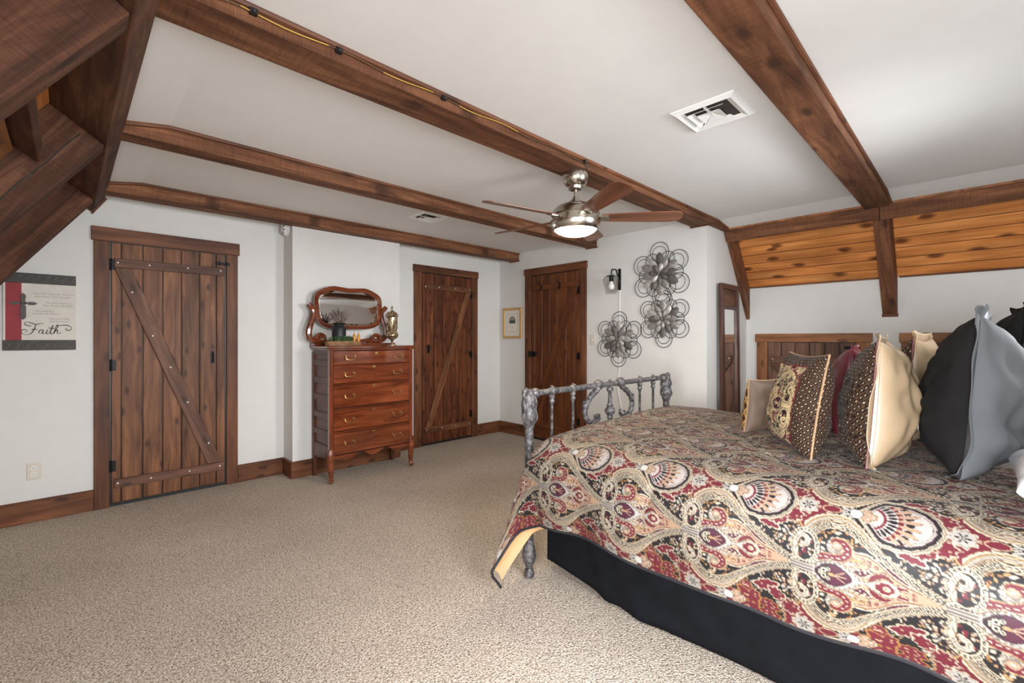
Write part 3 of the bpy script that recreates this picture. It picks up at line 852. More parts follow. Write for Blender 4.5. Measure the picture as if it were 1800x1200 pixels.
wall_plate('wall_outlet', 'almond duplex electrical outlet low on the wall under the faith plaque', 'outlet', axesM((-0.165, YL, 0.358), (1, 0, 0), (0, 0, 1)), 'outlet')
wall_plate('light_switch', 'almond light switch plate beside the dark door casing', 'light switch', axesM((XR, 3.115, 1.29), (0, -1, 0), (0, 0, 1)), 'switch')
# ---------------------------------------------------------------- faith plaque
def text_mesh(body, size, shear=0.0, align='LEFT', extrude=0.0004, spacing=1.0):
    cu = bpy.data.curves.new('lettering', 'FONT')
    cu.body = body; cu.size = size; cu.shear = shear; cu.align_x = align; cu.extrude = extrude; cu.space_character = spacing
    cu.resolution_u = 2
    tmp = bpy.data.objects.new('lettering', cu)
    COL.objects.link(tmp)
    dg = bpy.context.evaluated_depsgraph_get()
    me = bpy.data.meshes.new_from_object(tmp.evaluated_get(dg))
    bpy.data.objects.remove(tmp)
    bpy.data.curves.remove(cu)
    return me
PW, PH = 0.362, 0.54
Mp = axesM((-0.131, YL - 0.001, 1.492), (1, 0, 0), (0, 0, 1))
fp = tag(link('faith_plaque', None, None, None, Mp), 'square wall plaque with a dark cross, red stripe and the word Faith', 'wall plaque')
MB().box(-PW / 2, PW / 2, -PH / 2, PH / 2, 0, 0.022).obj('panel', MT['plaque_cream'], fp, bevel=0.002)
MB().box(-PW / 2 + 0.012, -PW / 2 + 0.088, -0.20, 0.20, 0.022, 0.0232).obj('red_stripe', MT['plaque_red'], fp)
for yy in (-0.236, 0.236):
    bd = MB().box(-PW / 2 - 0.001, PW / 2 + 0.001, yy - 0.036, yy + 0.036, 0.02, 0.027).obj('border_band', MT['plaque_dark'], fp, bevel=0.002)
    rl = MB()
    for k in range(8):
        cx = -PW / 2 + 0.024 + k * 0.045
        rl.tube(crom([(cx - 0.018, yy - 0.018, 0.028), (cx - 0.004, yy - 0.02, 0.029), (cx + 0.008, yy - 0.002, 0.029), (cx - 0.004, yy + 0.012, 0.029), (cx - 0.012, yy + 0.002, 0.029)], 9), 0.0028, 5)
        rl.tube(crom([(cx + 0.004, yy + 0.004, 0.028), (cx + 0.014, yy + 0.018, 0.029), (cx + 0.024, yy + 0.016, 0.029)], 6), [0.002, 0.004, 0.0045, 0.0035, 0.002, 0.001], 5)
    rl.obj('leaf_relief', MT['plaque_relief'], bd, Mp, smooth=True)
cr = MB()
cxx, cyy = -PW / 2 + 0.096, 0.058
def arm(poly):
    cr.prism([(x + cxx, y + cyy, 0.023) for x, y in poly], (0, 0, 0.009))
arm([(-0.012, 0.0), (-0.014, 0.012), (-0.009, 0.02), (-0.014, 0.045), (-0.010, 0.062), (0, 0.072), (0.010, 0.062), (0.014, 0.045), (0.009, 0.02), (0.014, 0.012), (0.012, 0.0)])
arm([(-0.012, 0.002), (0.012, 0.002), (0.009, -0.012), (0.014, -0.022), (0.014, -0.10), (0, -0.116), (-0.014, -0.10), (-0.014, -0.022), (-0.009, -0.012)])
arm([(-0.008, 0.008), (-0.02, 0.005), (-0.028, 0.011), (-0.052, 0.011), (-0.072, 0.0), (-0.052, -0.011), (-0.028, -0.011), (-0.02, -0.005), (-0.008, -0.008)])
arm([(0.008, 0.008), (0.02, 0.005), (0.028, 0.011), (0.052, 0.011), (0.072, 0.0), (0.052, -0.011), (0.028, -0.011), (0.02, -0.005), (0.008, -0.008)])
cr.obj('cross', MT['cross_wood'], fp, Mp)
for ln, x, y in (('They Who Hope For The Lord', -0.030, 0.126), ('Shall Renew Their Strength,', -0.022, 0.105), ('They Shall Mount Up', 0.028, 0.062), ('With Wings Like Eagles.', 0.018, 0.043),
                 ('They Shall Run', -0.022, 0.002), ('and Not Be Weary.', -0.028, -0.017), ('They Shall Walk', 0.048, -0.052), ('And Not Faint.', 0.052, -0.071)):
    me = text_mesh(ln, 0.0165, 0.25)
    link('lettering', me, MT['grey_text'], fp, Mp @ T(x - 0.01, y, 0.0224))
# flowing script word drawn as ribbon strokes
fa = MB()
def stroke(pts, w=0.0022, n=26):
    pp = crom([(x, y, 0.0228) for x, y in pts], n)
    ws = [w * (0.55 + 0.75 * abs(math.sin(i / n * math.pi * 2.2 + 0.4))) for i in range(n)]
    a, b_ = [], []
    for i in range(n):
        t = pp[min(i + 1, n - 1)] - pp[max(i - 1, 0)]
        t = t / (np.linalg.norm(t) + 1e-9)
        nn = np.array([-t[1], t[0], 0]) * ws[i]
        a.append(tuple(pp[i] + nn)); b_.append(tuple(pp[i] - nn))
    fa.add(a + b_, [(i, i + 1, n + i + 1, n + i) for i in range(n - 1)])
S = lambda pts, ox=0, oy=0, k=1.0: stroke([(ox + x * k, oy + y * k) for x, y in pts])
ox, oy = -0.085, -0.163
S([(0.040, 0.063), (0.018, 0.066), (0.006, 0.078), (0.016, 0.090), (0.038, 0.084), (0.062, 0.074), (0.085, 0.082), (0.098, 0.080)], ox, oy)      # F top flourish
S([(0.062, 0.076), (0.056, 0.05), (0.046, 0.022), (0.030, 0.004), (0.008, 0.002), (-0.010, 0.016), (-0.004, 0.034), (0.014, 0.036), (0.018, 0.024), (0.008, 0.020)], ox, oy)  # F stem
S([(0.040, 0.036), (0.056, 0.040), (0.070, 0.036)], ox, oy)
S([(0.098, 0.034), (0.086, 0.036), (0.076, 0.022), (0.080, 0.010), (0.092, 0.014), (0.100, 0.036), (0.094, 0.012), (0.104, 0.008), (0.114, 0.020)], ox, oy)  # a
S([(0.114, 0.020), (0.120, 0.036), (0.113, 0.014), (0.120, 0.008), (0.132, 0.020)], ox, oy)  # i
S([(0.125, 0.049), (0.127, 0.052), (0.129, 0.051)], ox, oy)
S([(0.132, 0.020), (0.148, 0.070), (0.134, 0.016), (0.142, 0.008), (0.154, 0.020)], ox, oy)  # t
S([(0.128, 0.048), (0.142, 0.046), (0.160, 0.050)], ox, oy)
S([(0.154, 0.020), (0.172, 0.062), (0.170, 0.074), (0.162, 0.058), (0.150, 0.008), (0.160, 0.030), (0.172, 0.036), (0.168, 0.014), (0.176, 0.008), (0.188, 0.018)], ox, oy)  # h
S([(0.176, 0.066), (0.205, 0.072), (0.232, 0.066), (0.244, 0.050), (0.236, 0.036), (0.220, 0.034), (0.212, 0.044), (0.222, 0.052)], ox, oy)  # closing flourish
fa.obj('script_word', MT['ink'], fp, Mp)

# ---------------------------------------------------------------- gold framed print
Mg = axesM((XR - 0.001, 4.432, 1.515), (0, -1, 0), (0, 0, 1))
gf = tag(link('framed_print', None, None, None, Mg), 'small gold framed print hanging between the room corner and the dark door', 'picture')
hw, hh, fw = 0.182, 0.208, 0.034
MB().box(-hw + 0.01, hw - 0.01, -hh + 0.01, hh - 0.01, 0, 0.012).obj('paper_mat', MT['mat_paper'], gf)
for (cx, cy, ll, ldir) in ((0, hh - fw / 2, 2 * hw, 0), (0, -hh + fw / 2, 2 * hw, 0), (-hw + fw / 2, 0, 2 * hh, 1), (hw - fw / 2, 0, 2 * hh, 1)):
    b_ = MB()
    if ldir == 0:
        s = 1 if cy > 0 else -1
        b_.prism([(-hw, cy + s * fw / 2, 0), (hw, cy + s * fw / 2, 0), (hw - fw, cy - s * fw / 2, 0), (-hw + fw, cy - s * fw / 2, 0)], (0, 0, 0.024))
    else:
        s = 1 if cx > 0 else -1
        b_.prism([(cx + s * fw / 2, -hh, 0), (cx + s * fw / 2, hh, 0), (cx - s * fw / 2, hh - fw, 0), (cx - s * fw / 2, -hh + fw, 0)], (0, 0, 0.024))
    fo = b_.obj('frame_side', MT['gold_frame'], gf, Mg, bevel=0.003)
    bd = MB()
    n_ = 16 if ldir else 14
    for q in range(n_):
        s = -0.9 + 1.8 * q / (n_ - 1)
        bd.ball((s * (hw - 0.02), cy, 0.024) if ldir == 0 else (cx, s * (hh - 0.02), 0.024), 0.009, 8, 5, (1, 1, 0.5))
    bd.obj('beading', MT['gold_frame'], fo, Mg, smooth=True)
MB().box(-0.10, 0.10, -0.125, 0.125, 0.012, 0.0125).obj('mat_line', MT['ink'], gf)
MB().box(-0.0975, 0.0975, -0.1225, 0.1225, 0.0125, 0.013).obj('inner_paper', MT['mat_paper'], gf)
im = MB().prism([(0.058 * math.cos(a), 0.040 + 0.05 * max(0, math.sin(a)), 0.013) for a in np.linspace(0, math.pi, 14)] + [(-0.058, -0.005, 0.013), (0.058, -0.005, 0.013)], (0, 0, 0.0006)).obj('arched_picture', MT['ink_green'], gf, Mg)
sk = MB().prism([(0.048 * math.cos(a), 0.040 + 0.04 * max(0, math.sin(a)), 0.0136) for a in np.linspace(0, math.pi, 12)], (0, 0, 0.0004)).obj('picture_sky', MT['grey_text'], im, Mg)
for yy, ww in ((-0.045, 0.03), (-0.06, 0.022), (-0.072, 0.026), (-0.11, 0.05)):
    MB().box(-ww, ww, yy - 0.0012, yy + 0.0012, 0.013, 0.0134).obj('caption_line', MT['grey_text'], gf, Mg)

# ---------------------------------------------------------------- wall sconce with cord
Mq = axesM((XR, 2.752, 1.955), (0, -1, 0), (0, 0, 1))
sc = tag(link('wall_sconce', None, None, None, Mq), 'black wall sconce with a clear angular glass shade and white bulb', 'wall lamp')
MB().box(-0.016, 0.016, -0.118, 0.118, 0, 0.012).obj('back_plate', MT['black_iron'], sc, bevel=0.003)
MB().tube(crom([(0, 0.02, 0.01), (0, 0.045, 0.05), (0, 0.092, 0.07), (0, 0.098, 0.12), (0, 0.092, 0.155), (0, 0.06, 0.168), (0, 0.03, 0.168)], 24), 0.0075, 8).obj('arm', MT['black_iron'], sc, smooth=True)
Ms = Mq @ T(0, 0.0, 0.168) @ Matrix.Rotation(-math.pi / 2, 4, 'X')
MB().lathe([(0.021, -0.036), (0.024, -0.03), (0.024, 0.03), (0.018, 0.036)], 16).obj('socket', MT['black_iron'], sc, Ms, smooth=True)
MB().lathe([(0.012, -0.125), (0.025, -0.118), (0.033, -0.098), (0.03, -0.075), (0.016, -0.05), (0.013, -0.034)], 18).obj('bulb', MT['bulb_white'], sc, Ms, smooth=True)
MB().lathe([(0.026, 0.038), (0.075, 0.012), (0.10, -0.03), (0.072, -0.14), (0.064, -0.175), (0.063, -0.173), (0.070, -0.138), (0.097, -0.03), (0.073, 0.010), (0.024, 0.036)], 6, cap=False).obj('glass_shade', MT['clear_glass'], sc, Ms)
pts = crom([(XR - 0.004, 2.752, 1.84), (XR - 0.004, 2.753, 1.6), (XR - 0.004, 2.75, 1.25), (XR - 0.004, 2.755, 0.98), (XR - 0.006, 2.775, 0.82), (XR - 0.006, 2.76, 0.66), (XR - 0.006, 2.72, 0.5), (XR - 0.006, 2.74, 0.34)], 60)
cd = MB().tube(pts, 0.0042, 7).obj('lamp_cord', MT['cord_white'], None, T(0, 0, 0), smooth=True)
tag(cd, 'white cord hanging down the wall from the black sconce', 'cord')

# ---------------------------------------------------------------- metal wall flowers
def wall_flower(label, y, z, R, rot, seed):
    rn = random.Random(seed)
    M = axesM((XR, y, z), (0, -1, 0), (0, 0, 1)) @ Matrix.Rotation(rot, 4, 'Z')
    t = tag(link('wall_flower', None, None, None, M), label, 'wall decor', 'galvanised metal flowers on the wall')
    def loop(a, rc, rr, dz):
        c = (math.cos(a) * rc, math.sin(a) * rc)
        pts = []
        for k in range(28):
            b_ = 2 * math.pi * k / 28
            # circle pulled into a drop shape towards the middle
            q = rr * (1 + 0.0 * math.cos(b_))
            pts.append((c[0] + q * math.cos(b_), c[1] + q * math.sin(b_), dz))
        # draw the drop ends to the centre
        return [(p[0], p[1], p[2]) for p in pts]
    for k in range(6):
        a = math.pi / 2 + k * math.pi / 3
        MB().tube(loop(a, R * 0.70, R * 0.31, 0.012), 0.0034, 6, True).obj('wire_loop', MT['wire_dark'], t, smooth=True)
        MB().tube(loop(a, R * 0.64, R * 0.235, 0.016), 0.003, 6, True).obj('wire_loop', MT['wire_dark'], t, smooth=True)
        a2 = a + math.pi / 6
        MB().tube(loop(a2, R * 0.52, R * 0.225, 0.009), 0.003, 6, True).obj('wire_loop', MT['wire_dark'], t, smooth=True)
        for q in (-1, 1):
            a3 = a + q * 0.32
            e = (math.cos(a) * R * 0.70 + math.cos(a + q * 1.9) * R * 0.31, math.sin(a) * R * 0.70 + math.sin(a + q * 1.9) * R * 0.31, 0.012)
            MB().tube([(0.1 * e[0], 0.1 * e[1], 0.008), (0.6 * e[0], 0.6 * e[1], 0.010), e], 0.0026, 5).obj('wire_stem', MT['wire_dark'], t, smooth=True)
    def petal(a, r0, r1, w, dz, tilt, mat):
        Pm = []
        nu, nv = 9, 7
        for i in range(nu):
            u_ = i / (nu - 1)
            wid = w * max(0.02, math.sin(math.pi * min(1, (0.02 + 0.98 * u_ ** 1.4)))) ** 0.55
            row = []
            for j in range(nv):
                v_ = -1 + 2 * j / (nv - 1)
                row.append((r0 + (r1 - r0) * u_, wid * v_, dz + tilt * u_ + 0.012 * (1 - v_ * v_) * max(0, math.sin(math.pi * u_)) ** 0.6 + 0.004))
            Pm.append(row)
        me = MB().grid(Pm)
        me.v = [(x * math.cos(a) - y_ * math.sin(a), x * math.sin(a) + y_ * math.cos(a), z_) for x, y_, z_ in me.v]
        me.obj('petal', MT[mat], t, smooth='all')
    mats = ['galvanised', 'galvanised_dark', 'galvanised', 'galvanised_light', 'galvanised', 'galvanised_dark']
    for k in range(6):
        a = math.pi / 2 + k * math.pi / 3
        petal(a + rn.uniform(-.05, .05), R * 0.14, R * 0.68, R * 0.135, 0.014, 0.010, mats[(k + seed) % 6])
    for k in range(6):
        a = math.pi / 2 + math.pi / 6 + k * math.pi / 3
        petal(a + rn.uniform(-.05, .05), R * 0.12, R * 0.55, R * 0.112, 0.026, 0.010, mats[(k + 2 + seed) % 6])
    for k in range(7):
        a = k * 2 * math.pi / 7 + 0.3
        petal(a, R * 0.05, R * 0.34, R * 0.085, 0.040, 0.008, mats[(k * 2 + seed) % 6])
    MB().ball((0, 0, 0.062), 0.020, 12, 8, (1, 1, 0.8)).lathe([(0.012, 0), (0.012, 0.06)], 8).obj('centre_knob', MT['galvanised_dark'], t, smooth=True)
    return t
wall_flower('grey metal wall flower with looped wire petals, uppermost of the three', 2.268, 1.965, 0.325, 0.05, 1)
wall_flower('grey metal wall flower between the uppermost flower and the white corner', 2.231, 1.503, 0.288, 0.0, 2)
wall_flower('grey metal wall flower hanging over the sconce cord', 2.757, 1.297, 0.300, -0.03, 3)

# ---------------------------------------------------------------- tall floor mirror leaning on the white end face
mw, mh = 0.46, 1.85
tilt = math.atan2(0.02, mh)
Mm = T(4.80, 1.737, 0.0) @ Matrix.Rotation(-tilt, 4, 'X')
fm = tag(link('floor_mirror', None, None, None, Mm), 'tall narrow wood-framed mirror leaning against the white end face', 'mirror')
for xx in (-mw / 2 + 0.032, mw / 2 - 0.032):
    board('side_stile', fm, Mm @ Vector((xx, 0, mh / 2)), mh, 0.064, 0.034, Mm.to_3x3() @ Vector((0, 0, 1)), (1, 0, 0), MT['mirror_wood'])
for zz, hh_ in ((mh - 0.025, 0.05), (mh - 0.235, 0.035), (0.05, 0.1)):
    board('cross_rail', fm, Mm @ Vector((0, 0, zz)), mw - 0.128, hh_, 0.03, (1, 0, 0), Mm.to_3x3() @ Vector((0, 0, 1)), MT['mirror_wood'])
board('top_panel', fm, Mm @ Vector((0, 0.006, mh - 0.135)), mw - 0.128, 0.165, 0.012, (1, 0, 0), Mm.to_3x3() @ Vector((0, 0, 1)), MT['casing'])
MB().box(-mw / 2 + 0.06, mw / 2 - 0.06, 0.0, 0.006, 0.095, mh - 0.25).obj('glass', MT['mirror_glass'], fm)

# ---------------------------------------------------------------- ceiling fan
FX, FY = 2.40, 1.852
fan = thing('ceiling_fan', 'brushed nickel ceiling fan with five wooden blades and a lit bowl', 'ceiling fan', (FX, FY, 2.388))
MF = T(FX, FY, 0)
MB().lathe([(0.03, 2.388), (0.086, 2.387), (0.087, 2.36), (0.08, 2.335), (0.064, 2.31), (0.05, 2.303), (0.046, 2.285), (0.03, 2.278)], 32).obj('canopy', MT['nickel'], fan, MF, smooth=True)
MB().lathe([(0.0125, 2.20), (0.0125, 2.29)], 14).obj('downrod', MT['nickel'], fan, MF, smooth=True)
MB().lathe([(0.02, 2.235), (0.024, 2.215), (0.042, 2.208), (0.046, 2.195), (0.085, 2.185), (0.128, 2.165), (0.152, 2.138), (0.160, 2.112), (0.150, 2.108), (0.10, 2.104)], 40).obj('motor_housing', MT['nickel'], fan, MF, smooth=True)
MB().lathe([(0.10, 2.112), (0.148, 2.11), (0.150, 2.078), (0.166, 2.074), (0.166, 2.062), (0.10, 2.06)], 40).obj('flywheel_band', MT['nickel'], fan, MF, smooth=True)
MB().lathe([(0.10, 2.066), (0.164, 2.064), (0.162, 2.045), (0.152, 2.022), (0.143, 2.012), (0.135, 2.018)], 40).obj('light_rim', MT['nickel'], fan, MF, smooth=True)
MB().lathe([(0.005, 1.975), (0.05, 1.979), (0.09, 1.989), (0.122, 2.004), (0.14, 2.020), (0.14, 2.03)], 40).obj('light_bowl', MT['lit_bowl'], fan, MF, smooth=True)
for k in range(5):
    a = math.radians(24 + 72 * k)
    Mb_ = MF @ T(0, 0, 2.096) @ Matrix.Rotation(a, 4, 'Z') @ Matrix.Rotation(math.radians(-13), 4, 'X')
    outl = [(0.17, -0.045), (0.30, -0.056), (0.50, -0.066), (0.62, -0.070), (0.665, -0.062), (0.685, -0.035), (0.69, 0.0), (0.685, 0.035), (0.665, 0.058), (0.62, 0.068), (0.50, 0.066), (0.30, 0.056), (0.17, 0.045)]
    bl_ = MB().prism([(x, y, -0.003) for x, y in outl], (0, 0, 0.007)).obj('blade', MT['fan_blade'], fan, Mb_, bevel=0.002)
    MB().prism([(0.12, -0.02, -0.009), (0.17, -0.032, -0.009), (0.215, -0.03, -0.009), (0.23, 0, -0.009), (0.215, 0.03, -0.009), (0.17, 0.032, -0.009), (0.12, 0.02, -0.009)], (0, 0, 0.006)).obj('blade_iron', MT['nickel'], bl_, Mb_, bevel=0.001)

# ---------------------------------------------------------------- dresser
DX0, DX1, DY0, DY1, DZ = 1.675, 2.53, 4.035, 4.435, 1.235
dr = thing('dresser', 'tall glossy mahogany chest of five drawers with brass bail pulls', 'dresser', ((DX0 + DX1) / 2, (DY0 + DY1) / 2, 0))
cx = (DX0 + DX1) / 2
MD = T(cx, DY0, 0)
hw = (DX1 - DX0) / 2
# top with bowed front edge
def bow(x, d=0.045):
    s = abs(x) / hw
    return -d * (math.cos(math.pi * min(1, s / 0.9)) * 0.5 + 0.5) - 0.0
fx = [(-hw - 0.022 + (2 * hw + 0.044) * i / 24) for i in range(25)]
front = [(x, -0.022 + bow(x)) for x in fx]
for z0, z1, gro in ((DZ - 0.022, DZ, 0.0), (DZ - 0.038, DZ - 0.022, -0.012)):
    poly = [(x * (hw + gro) / hw, y - gro, z0) for x, y in front] + [(hw + 0.022 + gro, DY1 - DY0, z0), (-hw - 0.022 - gro, DY1 - DY0, z0)]
    MB().prism(poly, (0, 0, z1 - z0)).obj('top_slab' if gro == 0 else 'top_moulding', MT['mahogany'], dr, MD, bevel=0.004, smooth=True)
# carcass stiles and side panels
for s in (-1, 1):
    x = s * (hw - 0.018)
    board('front_stile', dr, (cx + x, DY0 + 0.018, 0.70), 1.0, 0.036, 0.036, (0, 0, 1), (1, 0, 0), MT['mahogany'])
    board('back_stile', dr, (cx + x, DY1 - 0.018, 0.59), 1.18, 0.036, 0.036, (0, 0, 1), (1, 0, 0), MT['mahogany_side'])
    zs = [0.27, 0.44, 0.60, 0.76, 0.92, 1.08, 1.185]
    for k, zz in enumerate(zs):
        hh_ = 0.13 if k == 0 else 0.055
        board('side_rail', dr, (cx + s * (hw - 0.012), (DY0 + DY1) / 2, zz + (0.0 if k else -0.005)), DY1 - DY0 - 0.07, hh_, 0.018, (0, 1, 0), (0, 0, 1), MT['mahogany_side'])
    for a, b_ in zip(zs[:-1], zs[1:]):
        board('side_panel', dr, (cx + s * (hw - 0.02), (DY0 + DY1) / 2, (a + b_) / 2), DY1 - DY0 - 0.07, b_ - a, 0.010, (0, 1, 0), (0, 0, 1), MT['mahogany_side'], 0.002)
board('back_panel', dr, (cx, DY1 - 0.006, 0.70), 2 * hw - 0.07, 0.98, 0.01, (1, 0, 0), (0, 0, 1), MT['mahogany_side'])
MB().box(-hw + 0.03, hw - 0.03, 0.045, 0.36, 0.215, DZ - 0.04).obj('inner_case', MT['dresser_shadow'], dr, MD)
# legs
for s in (-1, 1):
    x = s * (hw - 0.02)
    path = crom([(x, 0.02, 0.30), (x + s * 0.006, 0.012, 0.23), (x + s * 0.004, 0.014, 0.14), (x, 0.012, 0.06), (x + s * 0.004, 0.0, 0.03), (x + s * 0.006, -0.012, 0.012)], 14)
    MB().tube(path, [0.030, 0.032, 0.032, 0.031, 0.029, 0.027, 0.025, 0.022, 0.020, 0.018, 0.018, 0.021, 0.024, 0.014], 8).obj('front_leg', MT['mahogany'], dr, MD, smooth=True)
# apron
ap = [(-hw + 0.03, 0.245)]
for i in range(29):
    u_ = -1 + 2 * i / 28
    ap.append((u_ * (hw - 0.035), 0.205 - 0.030 * math.cos(u_ * math.pi * 3.0) * (0.4 + 0.6 * (1 - u_ * u_)) + 0.02 * (1 - abs(u_))))
ap.append((hw - 0.03, 0.245))
MB().prism([(x, 0.004, z) for x, z in ap], (0, 0.018, 0)).obj('apron', MT['mahogany'], dr, MD)
# drawers
def bail(parent, M):
    b_ = MB()
    for s in (-1, 1):
        b_.lathe([(0.010, 0), (0.010, 0.002), (0.005, 0.006), (0.005, 0.016), (0.007, 0.018)], 10, (s * 0.042, 0, 0))
    b_.tube(crom([(-0.042, 0, 0.014), (-0.047, -0.016, 0.018), (-0.034, -0.030, 0.021), (0, -0.033, 0.022), (0.034, -0.030, 0.021), (0.047, -0.016, 0.018), (0.042, 0, 0.014)], 22), 0.0032, 7)
    b_.obj('bail_pull', MT['brass'], parent, M, smooth=True)
def escut(parent, M):
    MB().prism([(0.016 * math.cos(a) * (1 + 0.25 * math.cos(4 * a)), 0.010 * math.sin(a) * (1 + 0.25 * math.cos(4 * a)), 0) for a in np.linspace(0, 2 * math.pi, 25)[:-1]], (0, 0, 0.002)).obj('escutcheon', MT['brass'], parent, M)
for k, (z0, z1) in enumerate(((1.072, 1.190), (0.893, 1.060), (0.674, 0.880), (0.463, 0.656), (0.250, 0.447))):
    zc = (z0 + z1) / 2
    if k == 0:
        n_ = 24
        ff = [(-hw + 0.038 + (2 * hw - 0.076) * i / n_) for i in range(n_ + 1)]
        poly = [(x, -0.002 + bow(x), z0) for x in ff] + [(hw - 0.038, 0.03, z0), (-hw + 0.038, 0.03, z0)]
        d_ = MB().prism(poly, (0, 0, z1 - z0)).obj('drawer_front', MT['mahogany'], dr, MD, smooth=True, bevel=0.003)
        yy = lambda x: -0.003 + bow(x)
    else:
        d_ = board('drawer_front', dr, (cx, DY0 + 0.012, zc), 2 * hw - 0.078, z1 - z0 - 0.006, 0.024, (1, 0, 0), (0, 0, 1), MT['mahogany'])
        yy = lambda x: -0.001
        board('drawer_divider', dr, (cx, DY0 + 0.018, z1 + 0.006), 2 * hw - 0.072, 0.012, 0.03, (1, 0, 0), (0, 0, 1), MT['mahogany'])
    for x in (-0.245, 0.245):
        bail(d_, axesM((cx + x, DY0 + yy(x), zc + 0.012), (1, 0, 0), (0, 0, 1)))
    escut(d_, axesM((cx, DY0 + yy(0) - 0.001, z1 - 0.022), (1, 0, 0), (0, 0, 1)))
# mirror harp on the chest
def volute(c, r0, turns, s, n=26, z=1):
    return [(c[0] + s * r0 * (1 - 0.8 * q) * math.cos(q * turns * 2 * math.pi), c[1], c[2] + z * r0 * (1 - 0.8 * q) * math.sin(q * turns * 2 * math.pi)) for q in np.linspace(0, 1, n)]
hy = DY1 - 0.09
board('mirror_plinth', dr, (cx - 0.03, hy + 0.02, DZ + 0.012), 0.84, 0.10, 0.024, (1, 0, 0), (0, 1, 0), MT['mahogany'])
for s in (-1, 1):
    X0 = cx - 0.10 + s * 0.335
    path = crom([(X0 - s * 0.14, hy, DZ + 0.035), (X0 - s * 0.06, hy, DZ + 0.04), (X0 + s * 0.025, hy, DZ + 0.055), (X0 + s * 0.058, hy, DZ + 0.11), (X0 + s * 0.045, hy, DZ + 0.19), (X0 + s * 0.018, hy, DZ + 0.27), (X0 + s * 0.02, hy, DZ + 0.34), (X0 + s * 0.062, hy, DZ + 0.395)], 26)
    rr = [0.016 + 0.013 * math.sin(math.pi * i / 25) ** 2 + (0.008 if i > 22 else 0) for i in range(26)]
    MB().tube(path, rr, 8).obj('harp_arm', MT['mahogany'], dr, Matrix(), smooth=True)
    MB().tube(volute((X0 - s * 0.055, hy - 0.01, DZ + 0.065), 0.05, 1.4, s), [0.018 - 0.008 * i / 25 for i in range(26)], 8).obj('harp_scroll', MT['mahogany'], dr, Matrix(), smooth=True)
MB().tube(crom([(cx - 0.26, hy + 0.01, DZ + 0.03), (cx - 0.18, hy + 0.01, DZ + 0.055), (cx - 0.10, hy + 0.01, DZ + 0.07), (cx, hy + 0.01, DZ + 0.045), (cx + 0.10, hy + 0.01, DZ + 0.055), (cx + 0.16, hy + 0.01, DZ + 0.07)], 22), 0.016, 8).obj('harp_crest', MT['mahogany'], dr, Matrix(), smooth=True)
# swinging mirror: rounded frame with a wavy top
mcx, mcz = 2.005, 1.600
def mir(sx, sz, n=72):
    out = []
    for i in range(n):
        a = 2 * math.pi * i / n
        e = 0.50
        x = sx * math.copysign(abs(math.cos(a)) ** e, math.cos(a))
        z = sz * math.copysign(abs(math.sin(a)) ** e, math.sin(a))
        x *= 1 - 0.07 * (1 - z / sz) * 0.5
        if z > 0:
            z += (z / sz) * (0.022 * math.sin(math.pi * min(1, abs(x) / sx * 1.15)) ** 2 - 0.014 + 0.008 * math.exp(-(x / 0.018) ** 2))
        out.append((x, z))
    return out
Mv = T(mcx, DY1 - 0.085, mcz) @ Matrix.Rotation(math.radians(-2.5), 4, 'X')
oo, ii, mm_ = mir(0.355, 0.205), mir(0.315, 0.168), mir(0.335, 0.187)
fr = MB()
n_ = len(oo)
rings = [[(x, 0.012, z) for x, z in oo], [(x, -0.012, z) for x, z in oo], [(x, -0.026, z) for x, z in mm_], [(x, -0.012, z) for x, z in ii], [(x, 0.008, z) for x, z in ii]]
fr.add([p for r_ in rings for p in r_], [(j * n_ + i, j * n_ + (i + 1) % n_, (j + 1) * n_ + (i + 1) % n_, (j + 1) * n_ + i) for j in range(4) for i in range(n_)])
mf = fr.obj('swing_mirror_frame', MT['mahogany'], dr, Mv, smooth=True)
bev = mir(0.300, 0.152)
g1 = MB().add([(x, -0.003, z) for x, z in ii] + [(x, -0.006, z) for x, z in bev], [(i, (i + 1) % n_, n_ + (i + 1) % n_, n_ + i) for i in range(n_)]).obj('bevelled_edge', MT['mirror_glass'], mf, Mv)
MB().add([(x, -0.006, z) for x, z in bev], [tuple(range(n_))]).obj('mirror_glass', MT['mirror_glass'], mf, Mv)
MB().prism([(x, 0.006, z) for x, z in ii], (0, 0.004, 0)).obj('mirror_back', MT['mahogany_side'], mf, Mv)

# ---------------------------------------------------------------- things on the dresser
TZ = DZ
lg = thing('log_slice_tray', 'bark-edged log slice tray at the front edge of the dresser top', 'tray', (1.845, 4.115, TZ))
ns = 26
edge = [(0.172 * math.cos(a) * (1 + 0.04 * math.sin(5 * a)), 0.085 * math.sin(a) * (1 + 0.05 * math.cos(4 * a))) for a in np.linspace(0, 2 * math.pi, ns + 1)[:-1]]
MB().prism([(x, y, 0.0) for x, y in edge], (0, 0, 0.040)).obj('bark_edge', MT['bark'], lg, bevel=0.004)
MB().prism([(x * 0.93, y * 0.93, 0.040) for x, y in edge], (0, 0, 0.0025)).obj('cut_face', MT['pine'], lg)
TT = TZ + 0.0425
bk = thing('milk_can_vase', 'black tin milk can vase with dried lavender on the log slice', 'vase', (1.805, 4.135, TT))
MB().lathe([(0.056, 0.0), (0.062, 0.004), (0.062, 0.115), (0.056, 0.13), (0.045, 0.142), (0.043, 0.152), (0.058, 0.168), (0.060, 0.170), (0.055, 0.169), (0.040, 0.152), (0.03, 0.14)], 28).obj('can', MT['tin_black'], bk, smooth=True)
for s in (-1, 1):
    MB().tube(crom([(s * 0.052, -0.02, 0.135), (s * 0.075, -0.02, 0.142), (s * 0.078, -0.02, 0.118), (s * 0.062, -0.02, 0.108)], 10), 0.004, 6).obj('handle', MT['tin_black'], bk, smooth=True)
rn = random.Random(5)
